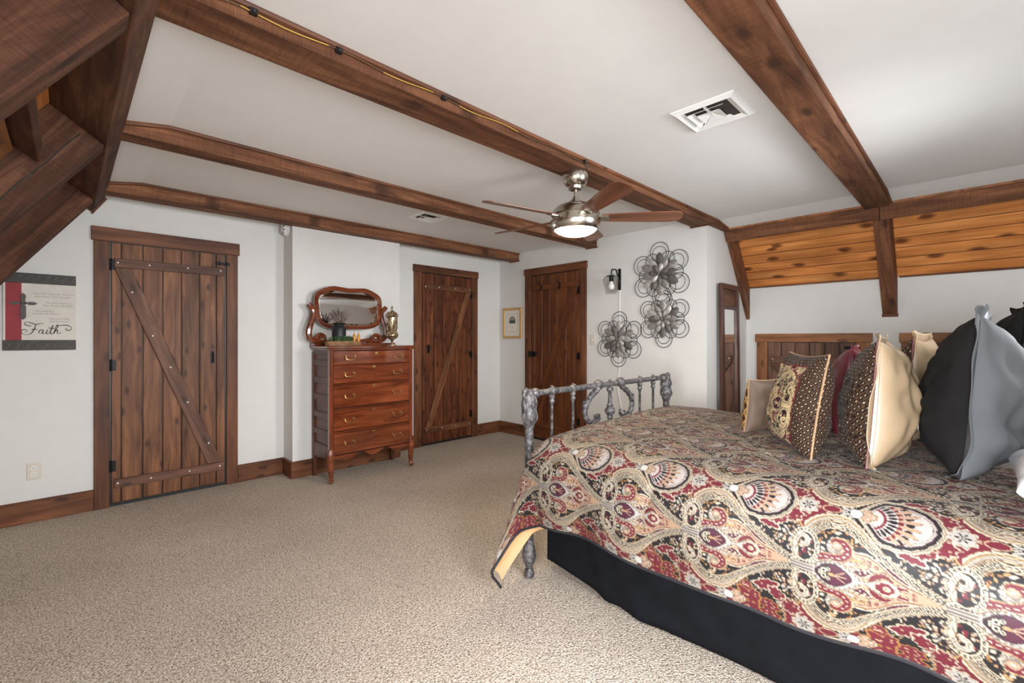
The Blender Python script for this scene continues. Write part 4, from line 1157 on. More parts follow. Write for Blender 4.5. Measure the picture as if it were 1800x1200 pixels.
for k in range(54):
    a = rn.uniform(0, 2 * math.pi)
    lean = rn.uniform(0.05, 0.75)
    h_ = rn.uniform(0.11, 0.185)
    d = Vector((math.cos(a) * math.sin(lean), math.sin(a) * math.sin(lean) * 0.7, math.cos(lean)))
    p0 = Vector((rn.uniform(-.02, .02), rn.uniform(-.02, .02), 0.14))
    path = [p0 + d * (h_ * q) + Vector((0, 0, -0.02 * lean * q * q)) for q in np.linspace(0, 1, 6)]
    st_ = MB().tube([tuple(p) for p in path], 0.0012, 4).obj('stem', MT['stem'], bk)
    if k % 6 != 5:
        sp = MB()
        for q in np.linspace(0.42, 1.0, 9):
            p = p0 + d * (h_ * q) + Vector((0, 0, -0.02 * lean * q * q))
            for s in range(3):
                sp.ball((p.x + rn.uniform(-.004, .004), p.y + rn.uniform(-.004, .004), p.z + rn.uniform(-.003, .003)), 0.0050 * (1.25 - 0.5 * q), 5, 3)
        sp.obj('flower_spike', MT['lavender'], st_, W[bk])
ms = MB()
for k in range(230):
    a = rn.uniform(0, 2 * math.pi); q = rn.uniform(0.2, 0.95)
    x, y = 0.14 * q * math.cos(a) - 0.01, 0.07 * q * math.sin(a) - 0.012
    if y > 0.02 or x > 0.062: continue
    hgt = rn.uniform(0.004, 0.036) + (0.016 if y < -0.02 else 0); tx, ty = rn.uniform(-.012, .012), rn.uniform(-.012, .012)
    w_ = 0.004
    ms.add([(x - w_, y, 0), (x + w_, y, 0), (x + tx + w_ * 0.8, y + ty, hgt), (x + tx - w_ * 0.8, y + ty, hgt), (x + tx, y + ty - 0.004, hgt + 0.004)], [(0, 1, 2, 3), (3, 2, 4)])
    ms.ball((x + tx, y + ty, hgt), 0.0048, 5, 3)
mo = ms.obj('moss', MT['moss'], None, T(1.845, 4.115, TT))
tag(mo, 'clump of green moss lying on the log slice', 'moss', kind='stuff')
for k, x in enumerate((1.936, 1.982)):
    cn = thing('taper_candle', ('amber flame-shaped candle beside the moss', 'amber flame-shaped candle at the end of the log slice')[k], 'candle', (x, 4.10 + 0.008 * k, TT), 'amber candles on the log slice')
    MB().lathe([(0.0135, 0), (0.016, 0.012), (0.0155, 0.045), (0.012, 0.058), (0.006, 0.066), (0.003, 0.086), (0.001, 0.09)], 16).obj('wax', MT['candle_amber'], cn, smooth=True)
    MB().tube([(0, 0, 0.088), (0.001, 0, 0.098)], 0.001, 5).obj('wick', MT['black_paint'], cn)
jr = thing('apothecary_jar', 'tall mercury glass apothecary jar with a pointed lid on the dresser', 'jar', (2.40, 4.22, TZ))
MB().lathe([(0.050, 0.0), (0.050, 0.004), (0.020, 0.010), (0.010, 0.022), (0.011, 0.045), (0.024, 0.060), (0.056, 0.078), (0.066, 0.10), (0.060, 0.125), (0.046, 0.142), (0.049, 0.155), (0.056, 0.17), (0.056, 0.285), (0.050, 0.292)], 28).obj('jar_body', MT['mercury_glass'], jr, smooth=True)
MB().lathe([(0.058, 0.290), (0.066, 0.298), (0.060, 0.318), (0.044, 0.338), (0.024, 0.352), (0.010, 0.36), (0.014, 0.372), (0.010, 0.384), (0.004, 0.40), (0.001, 0.412)], 28).obj('lid', MT['mercury_glass'], jr, smooth=True)
# ---------------------------------------------------------------- woven paisley drawing (one repeat, drawn in code)
def c3(r, g, b): return np.array(lin(r, g, b)[:3])
BLK, CRM, SIL, TAN, GLD = c3(30, 26, 29), c3(200, 186, 164), c3(182, 174, 166), c3(176, 140, 98), c3(160, 114, 66)
BUR, PNK, BRN, PUR, WHT = c3(108, 32, 46), c3(184, 150, 124), c3(104, 68, 46), c3(76, 25, 46), c3(212, 206, 196)
PER, HALF = 0.367, 0.545       # repeat along the bed in metres; half height of the repeat in units of PER

def draw_tile(RX=520, plain_axis=False):
    RY = int(RX * HALF)
    xs = (np.arange(RX) + 0.5) / RX
    ys = (np.arange(RY) + 0.5) / RX
    X, Y = np.meshgrid(xs, ys)
    A = np.zeros((RY, RX, 3)) + BLK
    rg = np.random.default_rng(3)
    dxp = lambda x0: (X - x0 + 0.5) % 1.0 - 0.5
    def put(mask, col):
        A[mask] = col
    def ell(x0, y0, rx, ry, ang=0.0):
        u, v = dxp(x0), Y - y0
        c, s = math.cos(ang), math.sin(ang)
        return np.hypot((u * c + v * s) / rx, (-u * s + v * c) / ry)
    def line(pts, n=60, x0=0.5):
        """distance to a smooth curve, running parameter, and side"""
        P = crom([(p[0], p[1]) for p in pts], n)
        best = np.full(X.shape, 9.0); par = np.zeros(X.shape); side = np.zeros(X.shape)
        acc = 0.0
        for i in range(n - 1):
            a, b = P[i], P[i + 1]
            d = b - a
            L2 = d @ d + 1e-12
            u = X - a[0]
            for off in (-1, 0, 1):
                uu = u + off
                lo, hi = min(a[0], b[0]) - 0.2, max(a[0], b[0]) + 0.2
                xx = X + off
                if xx.max() < lo or xx.min() > hi: continue
                t = np.clip((uu * d[0] + (Y - a[1]) * d[1]) / L2, 0, 1)
                ex, ey = uu - t * d[0], Y - a[1] - t * d[1]
                dist = np.hypot(ex, ey)
                m_ = dist < best
                best = np.where(m_, dist, best)
                par = np.where(m_, acc + t * math.sqrt(L2), par)
                side = np.where(m_, np.sign(d[0] * ey - d[1] * ex), side)
            acc += math.sqrt(L2)
        return best, par, side
    # dark ground with small cream and tan leaves
    for k in range(420):
        x0, y0 = rg.random(), rg.random() * HALF
        m_ = ell(x0, y0, 0.006 + 0.010 * rg.random(), 0.004 + 0.006 * rg.random(), rg.random() * 3.1) < 1
        put(m_, (CRM, TAN, PNK, SIL)[k % 4])
    # palmette band: burgundy field round the blossom, edged with tan
    ang = np.arctan2(Y - HALF, dxp(0.0))
    q = np.hypot(dxp(0.0) / 1.0, (Y - HALF) / 1.25)
    jag = 0.155 + 0.016 * np.sin(ang * 11)
    put(q < jag + 0.016, TAN); put(q < jag, BUR)
    for (x0, y0, rx, ry, a_) in ((0.70, 0.305, 0.105, 0.045, -0.35), (0.80, 0.36, 0.08, 0.05, 0.5), (0.90, 0.42, 0.07, 0.06, 0.2)):
        e = ell(x0, y0, rx, ry, a_)
        u = np.arctan2(Y - y0, dxp(x0))
        put(e < 1.18 + 0.14 * np.sin(u * 9), CRM); put(e < 1.0 + 0.14 * np.sin(u * 9), BUR)
    for k in range(26):
        x0 = 0.66 + 0.5 * rg.random(); y0 = 0.29 + 0.25 * rg.random()
        put(ell(x0, y0, 0.010, 0.009) < 1, PNK)
        put(ell(x0, y0, 0.004, 0.004) < 1, WHT)
    # blossom
    e = np.hypot(dxp(0.0), (Y - HALF))
    put(e < 0.085 + 0.012 * np.sin(ang * 8), CRM); put(e < 0.072 + 0.010 * np.sin(ang * 8), SIL)
    for k in range(6):
        a_ = k * math.pi / 3
        put(ell(0.034 * math.cos(a_), HALF + 0.034 * math.sin(a_), 0.017, 0.007, a_) < 1, BLK)
    put(e < 0.014, BLK); put(e < 0.007, CRM)
    # cream bud cluster over the dark ground near the next node
    for k in range(16):
        x0 = 0.80 + 0.15 * rg.random(); y0 = 0.14 + 0.15 * rg.random()
        put(ell(x0, y0, 0.020, 0.014, rg.random() * 3) < 1, BLK)
        put(ell(x0, y0, 0.016, 0.010, rg.random() * 3) < 1, (CRM, PNK, SIL)[k % 3])
    if plain_axis:
        for (x0, y0, rx, ry, a_) in ((0.55, 0.47, 0.10, 0.07, 0.3), (0.36, 0.52, 0.10, 0.05, -0.2), (0.72, 0.50, 0.08, 0.05, 0.0), (0.52, 0.38, 0.05, 0.04, 0.4)):
            e = ell(x0, y0, rx, ry, a_); u = np.arctan2(Y - y0, dxp(x0))
            put(e < 1.2 + 0.14 * np.sin(u * 9), GLD); put(e < 1.0 + 0.14 * np.sin(u * 9), BUR)
            for k in range(6): put(ell(x0 + rx * (rg.random() - .5), y0 + ry * (rg.random() - .5), 0.010, 0.008) < 1, PNK)
    # white plume and burgundy darts before the ball
    for k, a_ in enumerate((0.0, 0.55, 1.05)):
        put(ell(0.35 - 0.095 * math.cos(a_), HALF - 0.085 * math.sin(a_), 0.066, 0.022, a_) < 1.2, BLK)
        put(ell(0.35 - 0.095 * math.cos(a_), HALF - 0.085 * math.sin(a_), 0.062, 0.018, a_) < 1, WHT)
        put(ell(0.35 - 0.10 * math.cos(a_), HALF - 0.09 * math.sin(a_), 0.04, 0.006, a_) < 1, SIL)
    put(ell(0.18, HALF, 0.06, 0.03) < 1.25, PNK); put(ell(0.18, HALF, 0.06, 0.03) < 1, BUR)
    put(ell(0.20, HALF - 0.065, 0.05, 0.018, -0.4) < 1.2, CRM); put(ell(0.20, HALF - 0.065, 0.05, 0.018, -0.4) < 1, BUR)
    # the shell palmette
    def shell(grow):
        u = (X - 0.63) / (0.245 + grow); v = (Y - HALF) / (0.205 + grow)
        r_ = np.hypot(u, v)
        # left flank is cut to a cone towards the ball
        cone = np.where(X < 0.56, (HALF - Y) - (X - 0.40) * 1.28 - 0.04 - grow * 1.3, -1)
        sc = 1 + 0.035 * np.abs(np.sin(np.arctan2(v, u) * 9))
        return (r_ < sc) & (cone < 0) & (X > 0.40 - grow)
    if plain_axis: shell = lambda grow: X < -1
    put(shell(0.036), BRN); put(shell(0.031), CRM); put(shell(0.018), SIL); put(shell(0.013), CRM)
    put(shell(0.004), BLK); put(shell(-0.006), BLK)
    put(shell(-0.020), PUR)
    u = np.arctan2(HALF - Y, X - 0.44)
    z_ = shell(-0.026 - 0.0)
    put(z_ & (np.abs(np.sin(u * 16 + (X * 60))) > 0.25), SIL)
    put(shell(-0.045), c3(198, 186, 180))
    rr = np.hypot(X - 0.44, HALF - Y)
    for k in range(6):
        a_ = 0.02 + k * 0.21
        for (r0, w_, l_, col) in ((0.26, 0.017, 0.075, PNK), (0.155, 0.012, 0.034, BLK), (0.262, 0.009, 0.030, BLK), (0.105, 0.013, 0.013, BUR), (0.205, 0.012, 0.020, BUR)):
            aa = a_ + (0.10 if col is PNK else 0)
            m_ = ell(0.44 + r0 * math.cos(aa), HALF - r0 * math.sin(aa), l_, w_, -aa) < 1
            put(m_ & shell(-0.035), col)
    # trefoil and ball
    for g_, col in ((0.018, CRM), (0.010, BLK), (0.006, PNK)):
        for (x0, y0, r_) in ((0.425, HALF - 0.028, 0.024), (0.465, HALF, 0.024)):
            put(ell(x0, y0, r_ + g_, r_ + g_) < 1, col)
    put(ell(0.43, HALF - 0.026, 0.012, 0.012) < 1, CRM); put(ell(0.468, HALF, 0.013, 0.013) < 1, WHT)
    put(ell(0.352, HALF, 0.048, 0.048) < 1, BLK); put(ell(0.352, HALF, 0.042, 0.042) < 1, WHT)
    # chain of the ogee
    CH = [(0.01, 0.16), (0.05, 0.265), (0.10, 0.345), (0.17, 0.392), (0.26, 0.402), (0.35, 0.372), (0.45, 0.305), (0.56, 0.225), (0.68, 0.142), (0.80, 0.074), (0.92, 0.034), (1.02, 0.030)]
    dc, tcp, sd_ = line(CH, 80)
    above = sd_ > 0
    lim = (np.abs(dxp(0.28)) < 0.33)
    wid = np.clip((0.62 - X) / 0.30, 0, 1)
    b0 = 0.088 * wid
    put(above & lim & (dc < b0 + 0.010 + 0.008 * np.abs(np.sin(tcp * 95))), BRN)
    put(above & lim & (dc < b0 + 0.004 + 0.008 * np.abs(np.sin(tcp * 95))), CRM)
    put(above & lim & (dc < b0 - 0.010), TAN); put(above & lim & (dc < b0 - 0.022), CRM); put(above & lim & (dc < b0 - 0.034), SIL)
    put(above & lim & (dc < b0 - 0.046), TAN)
    # inside of the ogee
    chy = np.interp(xs, [p[0] for p in CH], [p[1] for p in CH])[None, :]
    inside = (Y < chy) & (X > 0.055)
    put(inside, BLK)
    for k in range(150):
        x0, y0 = 0.08 + 0.6 * rg.random(), 0.4 * rg.random()
        m_ = ell(x0, y0, 0.010 + 0.012 * rg.random(), 0.006 + 0.006 * rg.random(), rg.random() * 3.1) < 1
        put(m_ & inside, (CRM, TAN, GLD, CRM)[k % 4])
    # wine wedge
    wd_ = inside & (Y > chy - 0.105) & (X > 0.57) & (X < 0.86)
    put(wd_, PUR)
    put(wd_ & (ell(0.75, 0.085, 0.018, 0.014) < 1), TAN)
    put(wd_ & (np.abs(np.sin(X * 70) * np.sin(Y * 90 + X * 40)) > 0.93), BUR)
    # feathered drop: tan field with a cream outline
    UP = [(0.20, 0.10), (0.29, 0.155), (0.37, 0.205), (0.45, 0.212), (0.53, 0.170), (0.61, 0.100), (0.69, 0.058), (0.80, 0.034), (0.90, 0.022)]
    uy = np.interp(xs, [p[0] for p in UP], [p[1] for p in UP], left=0, right=0.02)[None, :]
    fe = (Y < uy) & (X > 0.20)
    put((Y < uy + 0.022) & (X > 0.2) & (X < 0.9), CRM); put((Y < uy + 0.010) & (X > 0.2) & (X < 0.9), BRN)
    put(fe, PNK)
    put(fe & (Y > uy - 0.02), c3(190, 150, 124))
    for s_ in np.linspace(0.33, 0.74, 10):
        y_ = np.interp(s_, [p[0] for p in UP], [p[1] for p in UP]) - 0.030
        for k in range(5):
            a_ = k * 1.257
            put(ell(s_ + 0.008 * math.cos(a_), y_ + 0.008 * math.sin(a_), 0.007, 0.007) < 1, BUR)
        put(ell(s_, y_, 0.004, 0.004) < 1, CRM)
    def comma(pts, w, cols):
        d, t, s_ = line(pts, 40)
        L_ = t.max()
        prof = w * np.sin(np.pi * np.clip(t / L_, 0, 1) ** 0.7 * 0.92 + 0.12)
        for g_, col in cols:
            put(d < prof + g_, col)
        return d, t
    comma([(0.33, 0.055), (0.39, 0.062), (0.45, 0.085), (0.475, 0.118)], 0.024, ((0.015, CRM), (0.009, BRN), (0.006, CRM), (0.0, PUR)))
    for (x0, y0) in ((0.41, 0.071), (0.44, 0.085), (0.462, 0.104)): put(ell(x0, y0, 0.007, 0.007) < 1, CRM)
    comma([(0.28, 0.110), (0.34, 0.122), (0.38, 0.150), (0.37, 0.178)], 0.022, ((0.012, CRM), (0.007, BRN), (0.004, PNK), (-0.006, SIL)))
    comma([(0.47, 0.035), (0.50, 0.07), (0.555, 0.095), (0.60, 0.080)], 0.014, ((0.011, CRM), (0.006, BRN), (0.002, BUR)))
    comma([(0.30, 0.135), (0.35, 0.155), (0.42, 0.165), (0.46, 0.150)], 0.012, ((0.010, CRM), (0.005, BRN), (0.001, TAN)))
    comma([(0.62, 0.02), (0.66, 0.036), (0.71, 0.034)], 0.010, ((0.008, CRM), (0.003, BUR)))
    # central tulip
    put((np.abs(Y) < 0.045 * np.clip((0.66 - X) / 0.1, 0, 1) * np.clip((X - 0.42) / 0.10, 0, 1) ** 2 + 0.008) & (X > 0.42) & (X < 0.66), SIL)
    put(ell(0.575, 0, 0.075, 0.062) < 1, CRM); put(ell(0.565, 0, 0.055, 0.046) < 1 + 0.10 * np.sin(np.arctan2(Y, X - 0.565) * 7), BUR)
    put(ell(0.575, 0, 0.024, 0.020) < 1, CRM); put(ell(0.572, 0, 0.010, 0.010) < 1, TAN)
    # hooked scroll
    HK = [(0.085, 0.115), (0.16, 0.128), (0.24, 0.135), (0.305, 0.165), (0.325, 0.22), (0.285, 0.265), (0.235, 0.262)]
    d, t, s_ = line(HK, 60)
    put((ell(0.262, 0.225, 0.085, 0.075) < 1), SIL)
    put((ell(0.262, 0.225, 0.085, 0.075) < 1) & (np.sin(np.arctan2(Y - 0.225, X - 0.262) * 22) > 0.3), CRM)
    put(d < 0.040, CRM); put(d < 0.033, TAN); put(d < 0.026, BUR)
    put((d < 0.005) & (np.sin(t * 150) > 0.1), CRM)
    put(ell(0.245, 0.235, 0.036, 0.030) < 1, PNK); put(ell(0.245, 0.235, 0.018, 0.015) < 1, CRM)
    # lens with the wine leaf
    lens = np.where((X > 0.04) & (X < 0.45), 0.122 * np.sin(np.pi * np.clip((X - 0.03) / 0.42, 0, 1)) ** 0.9, -1)
    put(Y < lens, CRM); put(Y < lens - 0.008, TAN); put(Y < lens - 0.014, SIL)
    put((Y < lens - 0.020) & (Y > lens - 0.034) & (np.sin(X * 190) > 0), c3(150, 140, 128))
    leaf = np.where((X > 0.095) & (X < 0.36), 0.082 * np.sin(np.pi * np.clip((X - 0.095) / 0.265, 0, 1)) ** 0.8, -1)
    put(Y < leaf + 0.006, BLK); put(Y < leaf, PUR)
    put((Y < leaf - 0.008) & (X < 0.20), BLK)
    for (x0, y0, r_) in ((0.165, 0.022, 0.020), (0.195, 0.036, 0.014), (0.14, 0.008, 0.012)):
        e = ell(x0, y0, r_, r_)
        put((e < 1) & (e > 0.55) & (Y < leaf), CRM)
    put((ell(0.215, 0, 0.022, 0.014) < 1), TAN)
    put((np.abs(Y - (X - 0.235) * 0.55) < 0.004) & (X > 0.235) & (X < 0.31) & (Y < leaf), PNK)
    put((Y < 0.0045) & (X > 0.235) & (X < 0.32), PNK)
    # the chain itself
    put(dc < 0.034, CRM); put(dc < 0.026, TAN); put(dc < 0.022, CRM); put(dc < 0.016, BLK)
    put((dc < 0.0115) & (np.abs(((tcp * 27) % 1) - 0.5) < 0.40), CRM); put((dc < 0.0055) & (np.abs(((tcp * 27) % 1) - 0.5) < 0.26), BLK)
    # oval loop left of each ogee
    e = ell(0.015, 0.170, 0.098, 0.142, 0.0)
    put(e < 1.12, CRM); put(e < 1.05, BLK); put((e < 1.02) & (e > 0.93) & (np.sin(np.arctan2(Y - 0.17, dxp(0.015)) * 30) > -0.4), CRM)
    put(e < 0.90, CRM); put(e < 0.80, BLK)
    for k in range(22):
        a_, r_ = rg.random() * 6.28, 0.7 * math.sqrt(rg.random())
        put((ell(0.015 + 0.09 * r_ * math.cos(a_), 0.17 + 0.13 * r_ * math.sin(a_), 0.012, 0.009, a_) < 1) & (e < 0.78), (PNK, CRM, BUR)[k % 3])
    d, t, s_ = line([(-0.045, 0.09), (-0.055, 0.19), (-0.02, 0.255), (0.03, 0.24), (0.03, 0.19), (0.0, 0.185)], 40)
    put(d < 0.021, BRN); put(d < 0.018, CRM); put(d < 0.006, SIL)
    # silver fan at the nodes
    e = np.abs(dxp(0.0))
    put((Y < 0.030 + 0.30 * np.clip(e - 0.05, 0, 1) * 0) & (e < 0.085) & (Y < 0.036 - 0.1 * e), SIL)
    put((Y < 0.036 - 0.1 * e) & (e < 0.085) & (np.sin(Y * 500) > 0.5), c3(168, 160, 154))
    # thin brown outlines where two pale threads meet
    pale = A.mean(-1) > 0.16
    edge = np.zeros(pale.shape, bool)
    for sh in ((0, 1), (1, 0), (0, 2), (2, 0)):
        dif = np.abs(A - np.roll(A, sh, (0, 1))).sum(-1) > 0.10
        edge |= dif & pale & np.roll(pale, sh, (0, 1))
    edge[:2] = False
    A[edge] = A[edge] * 0.30 + BRN * 0.25
    hatch = pale & (np.sin((X * 1.0 + Y * 0.55) * 2 * np.pi * 95) > 0.55)
    A[hatch] *= 0.80
    return A * np.array([0.53, 0.525, 0.52])
TILES = (draw_tile(), draw_tile(plain_axis=True))

def paisley(u, v):
    """u along the bed, v across it, both in metres; v = 0 on a row of nodes"""
    RY, RX, _ = TILES[0].shape
    low = (v < -0.3 * PER) & (v > -0.8 * PER)
    x = (u / PER) % 1.0
    y = np.abs(((v / PER + HALF) % (2 * HALF)) - HALF)
    fx = x * RX - 0.5
    fy = np.clip(y * RX - 0.5, 0, RY - 1.001)
    ix = np.floor(fx).astype(int); iy = np.floor(fy).astype(int)
    ax = (fx - ix)[..., None]; ay = (fy - iy)[..., None]
    g = lambda jy, jx: np.where(low[..., None], TILES[1][np.clip(jy, 0, RY - 1), jx % RX], TILES[0][np.clip(jy, 0, RY - 1), jx % RX])
    return (g(iy, ix) * (1 - ax) + g(iy, ix + 1) * ax) * (1 - ay) + (g(iy + 1, ix) * (1 - ax) + g(iy + 1, ix + 1) * ax) * ay

def cloth(name, P, C, mat, parent=None, smooth=True):
    """dense sheet P[nu,nv,3] with a per-vertex print C, relative to the parent's frame"""
    nu, nv = P.shape[:2]
    me = bpy.data.meshes.new(name)
    nf = (nu - 1) * (nv - 1)
    me.vertices.add(nu * nv)
    me.vertices.foreach_set('co', P.reshape(-1).astype(np.float32))
    i, j = np.meshgrid(np.arange(nu - 1), np.arange(nv - 1), indexing='ij')
    a = (i * nv + j).reshape(-1)
    F = np.stack([a, a + nv, a + nv + 1, a + 1], 1).astype(np.int32)
    me.loops.add(nf * 4)
    me.loops.foreach_set('vertex_index', F.reshape(-1))
    me.polygons.add(nf)
    me.polygons.foreach_set('loop_start', (np.arange(nf) * 4).astype(np.int32))
    me.polygons.foreach_set('use_smooth', np.ones(nf, bool))
    me.update(calc_edges=True)
    if C is not None:
        at = me.color_attributes.new('print', 'FLOAT_COLOR', 'POINT')
        c4 = np.ones((nu * nv, 4), np.float32)
        c4[:, :3] = C.reshape(-1, 3)
        at.data.foreach_set('color', c4.reshape(-1))
    return link(name, me, MT[mat], parent, W[parent] if parent else Matrix())

def noise2(u, v, seed, n=7, f0=2.0, f1=9.0):
    rg = np.random.default_rng(seed)
    o = np.zeros(np.broadcast(u, v).shape)
    for k in range(n):
        f = f0 + (f1 - f0) * rg.random()
        a = rg.random() * 6.28
        o = o + np.sin((u * math.cos(a) + v * math.sin(a)) * f * 2 * math.pi + rg.random() * 6.28) / (1 + 0.25 * f)
    return o / n

# ---------------------------------------------------------------- bed frame
BX0, BX1, BYF, BYH = 1.805, 3.37, 1.71, -0.43
bed = thing('iron_bed', 'antique patinated iron bed frame with scrolled footboard', 'bed', ((BX0 + BX1) / 2, (BYF + BYH) / 2, 0))
IR = MT['patina_iron']
def post(x, y, zt, out):
    prof = [(0.024, 0.10), (0.0235, zt - 0.17)]
    MB().lathe(prof, 16, (x, y, 0)).obj('post', IR, bed, Matrix(), smooth=True)
    MB().lathe([(0.024, zt - 0.19), (0.030, zt - 0.175), (0.036, zt - 0.15), (0.041, zt - 0.125), (0.037, zt - 0.10), (0.033, zt - 0.085), (0.038, zt - 0.06), (0.037, zt - 0.035), (0.030, zt - 0.008), (0.024, zt + 0.012), (0.012, zt + 0.022)], 16, (x, y, 0)).obj('post_casting', IR, bed, Matrix(), smooth=True)
    lv = MB()
    for k in range(5):
        a = k * 2 * math.pi / 5 + 0.4
        lv.tube(crom([(x + 0.030 * math.cos(a), y + 0.030 * math.sin(a), zt - 0.165), (x + 0.042 * math.cos(a), y + 0.042 * math.sin(a), zt - 0.13), (x + 0.038 * math.cos(a + 0.4), y + 0.038 * math.sin(a + 0.4), zt - 0.09), (x + 0.040 * math.cos(a + 0.2), y + 0.040 * math.sin(a + 0.2), zt - 0.05), (x + 0.030 * math.cos(a), y + 0.030 * math.sin(a), zt - 0.01)], 12), [0.003, 0.006, 0.008, 0.008, 0.006, 0.005, 0.006, 0.008, 0.008, 0.006, 0.004, 0.002], 6)
    lv.obj('leaf_relief', IR, bed, Matrix(), smooth=True)
    vo = [(x + out * (0.012 + 0.028 * (1 - 0.75 * q) * (1 - math.cos(q * 2.7 * math.pi)) * 0.5 + 0.02 * q), y, zt - 0.006 + 0.026 * (1 - 0.7 * q) * math.sin(q * 2.7 * math.pi)) for q in np.linspace(0, 1, 26)]
    MB().tube(vo, [0.017 - 0.009 * i / 25 for i in range(26)], 8).obj('volute', IR, bed, Matrix(), smooth=True)
    MB().lathe([(0.012, 0.0), (0.026, 0.004), (0.030, 0.022), (0.024, 0.042), (0.018, 0.052), (0.022, 0.066), (0.034, 0.09), (0.038, 0.115), (0.034, 0.15), (0.027, 0.185), (0.0245, 0.21)], 16, (x, y, 0)).obj('foot', IR, bed, Matrix(), smooth=True)
def end_frame(y, zr, zlow):
    cxb = (BX0 + BX1) / 2
    for x, o in ((BX0, -1), (BX1, 1)):
        post(x, y, zr + 0.005, o)
    MB().tube([(BX0, y, zr), (BX1, y, zr)], 0.0175, 14).obj('top_rail', IR, bed, Matrix(), smooth=True)
    MB().tube([(BX0, y, zlow), (BX1, y, zlow)], 0.014, 12).obj('lower_rail', IR, bed, Matrix(), smooth=True)
    MB().ball((BX0 + 0.045, y, zr), 0.03, 12, 8, (1.3, 1, 1)).obj('rail_collar', IR, bed, Matrix(), smooth=True)
    MB().ball((BX1 - 0.045, y, zr), 0.03, 12, 8, (1.3, 1, 1)).obj('rail_collar', IR, bed, Matrix(), smooth=True)
    for dx in (-0.592, -0.397, 0.383, 0.577):
        x = cxb + dx
        MB().lathe([(0.0085, zlow), (0.0085, zr - 0.075), (0.014, zr - 0.068), (0.017, zr - 0.055), (0.012, zr - 0.044), (0.019, zr - 0.030), (0.012, zr - 0.016)], 12, (x, y, 0)).obj('spindle', IR, bed, Matrix(), smooth=True)
        MB().ball((x, y, zr), 0.024, 12, 8, (1.25, 1, 1)).ball((x, y, zr + 0.024), 0.010, 8, 5).ball((x + 0.018, y, zr + 0.017), 0.009, 8, 5).ball((x - 0.018, y, zr + 0.016), 0.008, 8, 5).obj('spindle_collar', IR, bed, Matrix(), smooth=True)
    MB().lathe([(0.010, zlow), (0.014, zr - 0.235), (0.020, zr - 0.225), (0.017, zr - 0.21), (0.034, zr - 0.185), (0.034, zr - 0.168), (0.019, zr - 0.15), (0.024, zr - 0.142), (0.014, zr - 0.128), (0.011, zr - 0.06), (0.014, zr - 0.055), (0.023, zr - 0.04), (0.022, zr - 0.025), (0.012, zr - 0.016)], 14, (cxb, y, 0)).ball((cxb, y, zr + 0.022), 0.011, 8, 5).obj('centre_spindle', IR, bed, Matrix(), smooth=True)
    for s in (-1, 1):
        pth = crom([(cxb + s * 0.115, y, zr + 0.012), (cxb + s * 0.155, y, zr - 0.03), (cxb + s * 0.215, y, zr - 0.065), (cxb + s * 0.265, y, zr - 0.115), (cxb + s * 0.275, y, zr - 0.165), (cxb + s * 0.245, y, zr - 0.215), (cxb + s * 0.19, y, zr - 0.235), (cxb + s * 0.145, y, zr - 0.215), (cxb + s * 0.15, y, zr - 0.19)], 34)
        rr = [0.020 - 0.006 * math.sin(i / 33 * math.pi) + 0.005 * math.sin(i * 1.1) ** 2 for i in range(34)]
        MB().tube([tuple(p) for p in pth], rr, 9).obj('scroll', IR, bed, Matrix(), smooth=True)
        MB().ball((cxb + s * 0.128, y, zr + 0.004), 0.034, 12, 8, (1.2, 0.9, 1)).obj('scroll_boss', IR, bed, Matrix(), smooth=True)
        MB().ball((cxb + s * 0.272, y, zr - 0.12), 0.021, 10, 7, (1, 1, 1.5)).ball((cxb + s * 0.285, y, zr - 0.095), 0.011, 8, 5).obj('scroll_knuckle', IR, bed, Matrix(), smooth=True)
end_frame(BYF, 1.0, 0.42)
end_frame(BYH, 1.28, 0.42)
for x in (BX0 + 0.03, BX1 - 0.03):
    board('side_rail', bed, (x + (0.10 if x < 2 else -0.10), (BYF + BYH) / 2, 0.30), BYF - BYH - 0.05, 0.05, 0.03, (0, 1, 0), (0, 0, 1), MT['patina_iron'])

mat_ = thing('mattress', 'mattress and box spring under the paisley comforter', 'mattress', (2.59, 0.62, 0.33))
MB().box(-0.665, 0.665, -1.02, 1.02, 0.0, 0.20).obj('box_spring', MT['mattress_white'], mat_, bevel=0.02, seg=2)
MB().box(-0.74, 0.74, -1.02, 1.02, 0.20, 0.44).obj('mattress_pad', MT['mattress_white'], mat_, bevel=0.05, seg=3)

# black bed skirt: near side, foot and far side
ns_ = 160
rows = []
path = [(1.905, -0.40 + 2.06 * q, 0) for q in np.linspace(0, 1, ns_)] + [(1.93 + 1.34 * q, 1.668, 1) for q in np.linspace(0, 1, 60)]
P = np.zeros((len(path), 14, 3))
for i, (x, y, k) in enumerate(path):
    lift = 0.012 + (0.075 * max(0, (y - 1.0) / 0.66) ** 1.5 if k == 0 else 0.087)
    for j in range(14):
        q = j / 13
        wv = 0.010 * math.sin(y * 7.3) * q + 0.022 * math.exp(-((y - 1.42 + 0.16 * q) / 0.05) ** 2) * q + 0.018 * math.exp(-((y - 1.30 + 0.22 * q) / 0.06) ** 2) * q
        z = 0.50 + (lift - 0.50) * q
        P[i, j] = (x - wv - 0.012 * q, y, z) if k == 0 else (x, y - 0.01 * q * math.sin(x * 9), z)
sk = cloth('bed_skirt', P, None, 'black_linen')
tag(sk, 'plain black bed skirt hanging under the paisley comforter', 'bed skirt')
sm = sk.modifiers.new('thick', 'SOLIDIFY'); sm.thickness = 0.003

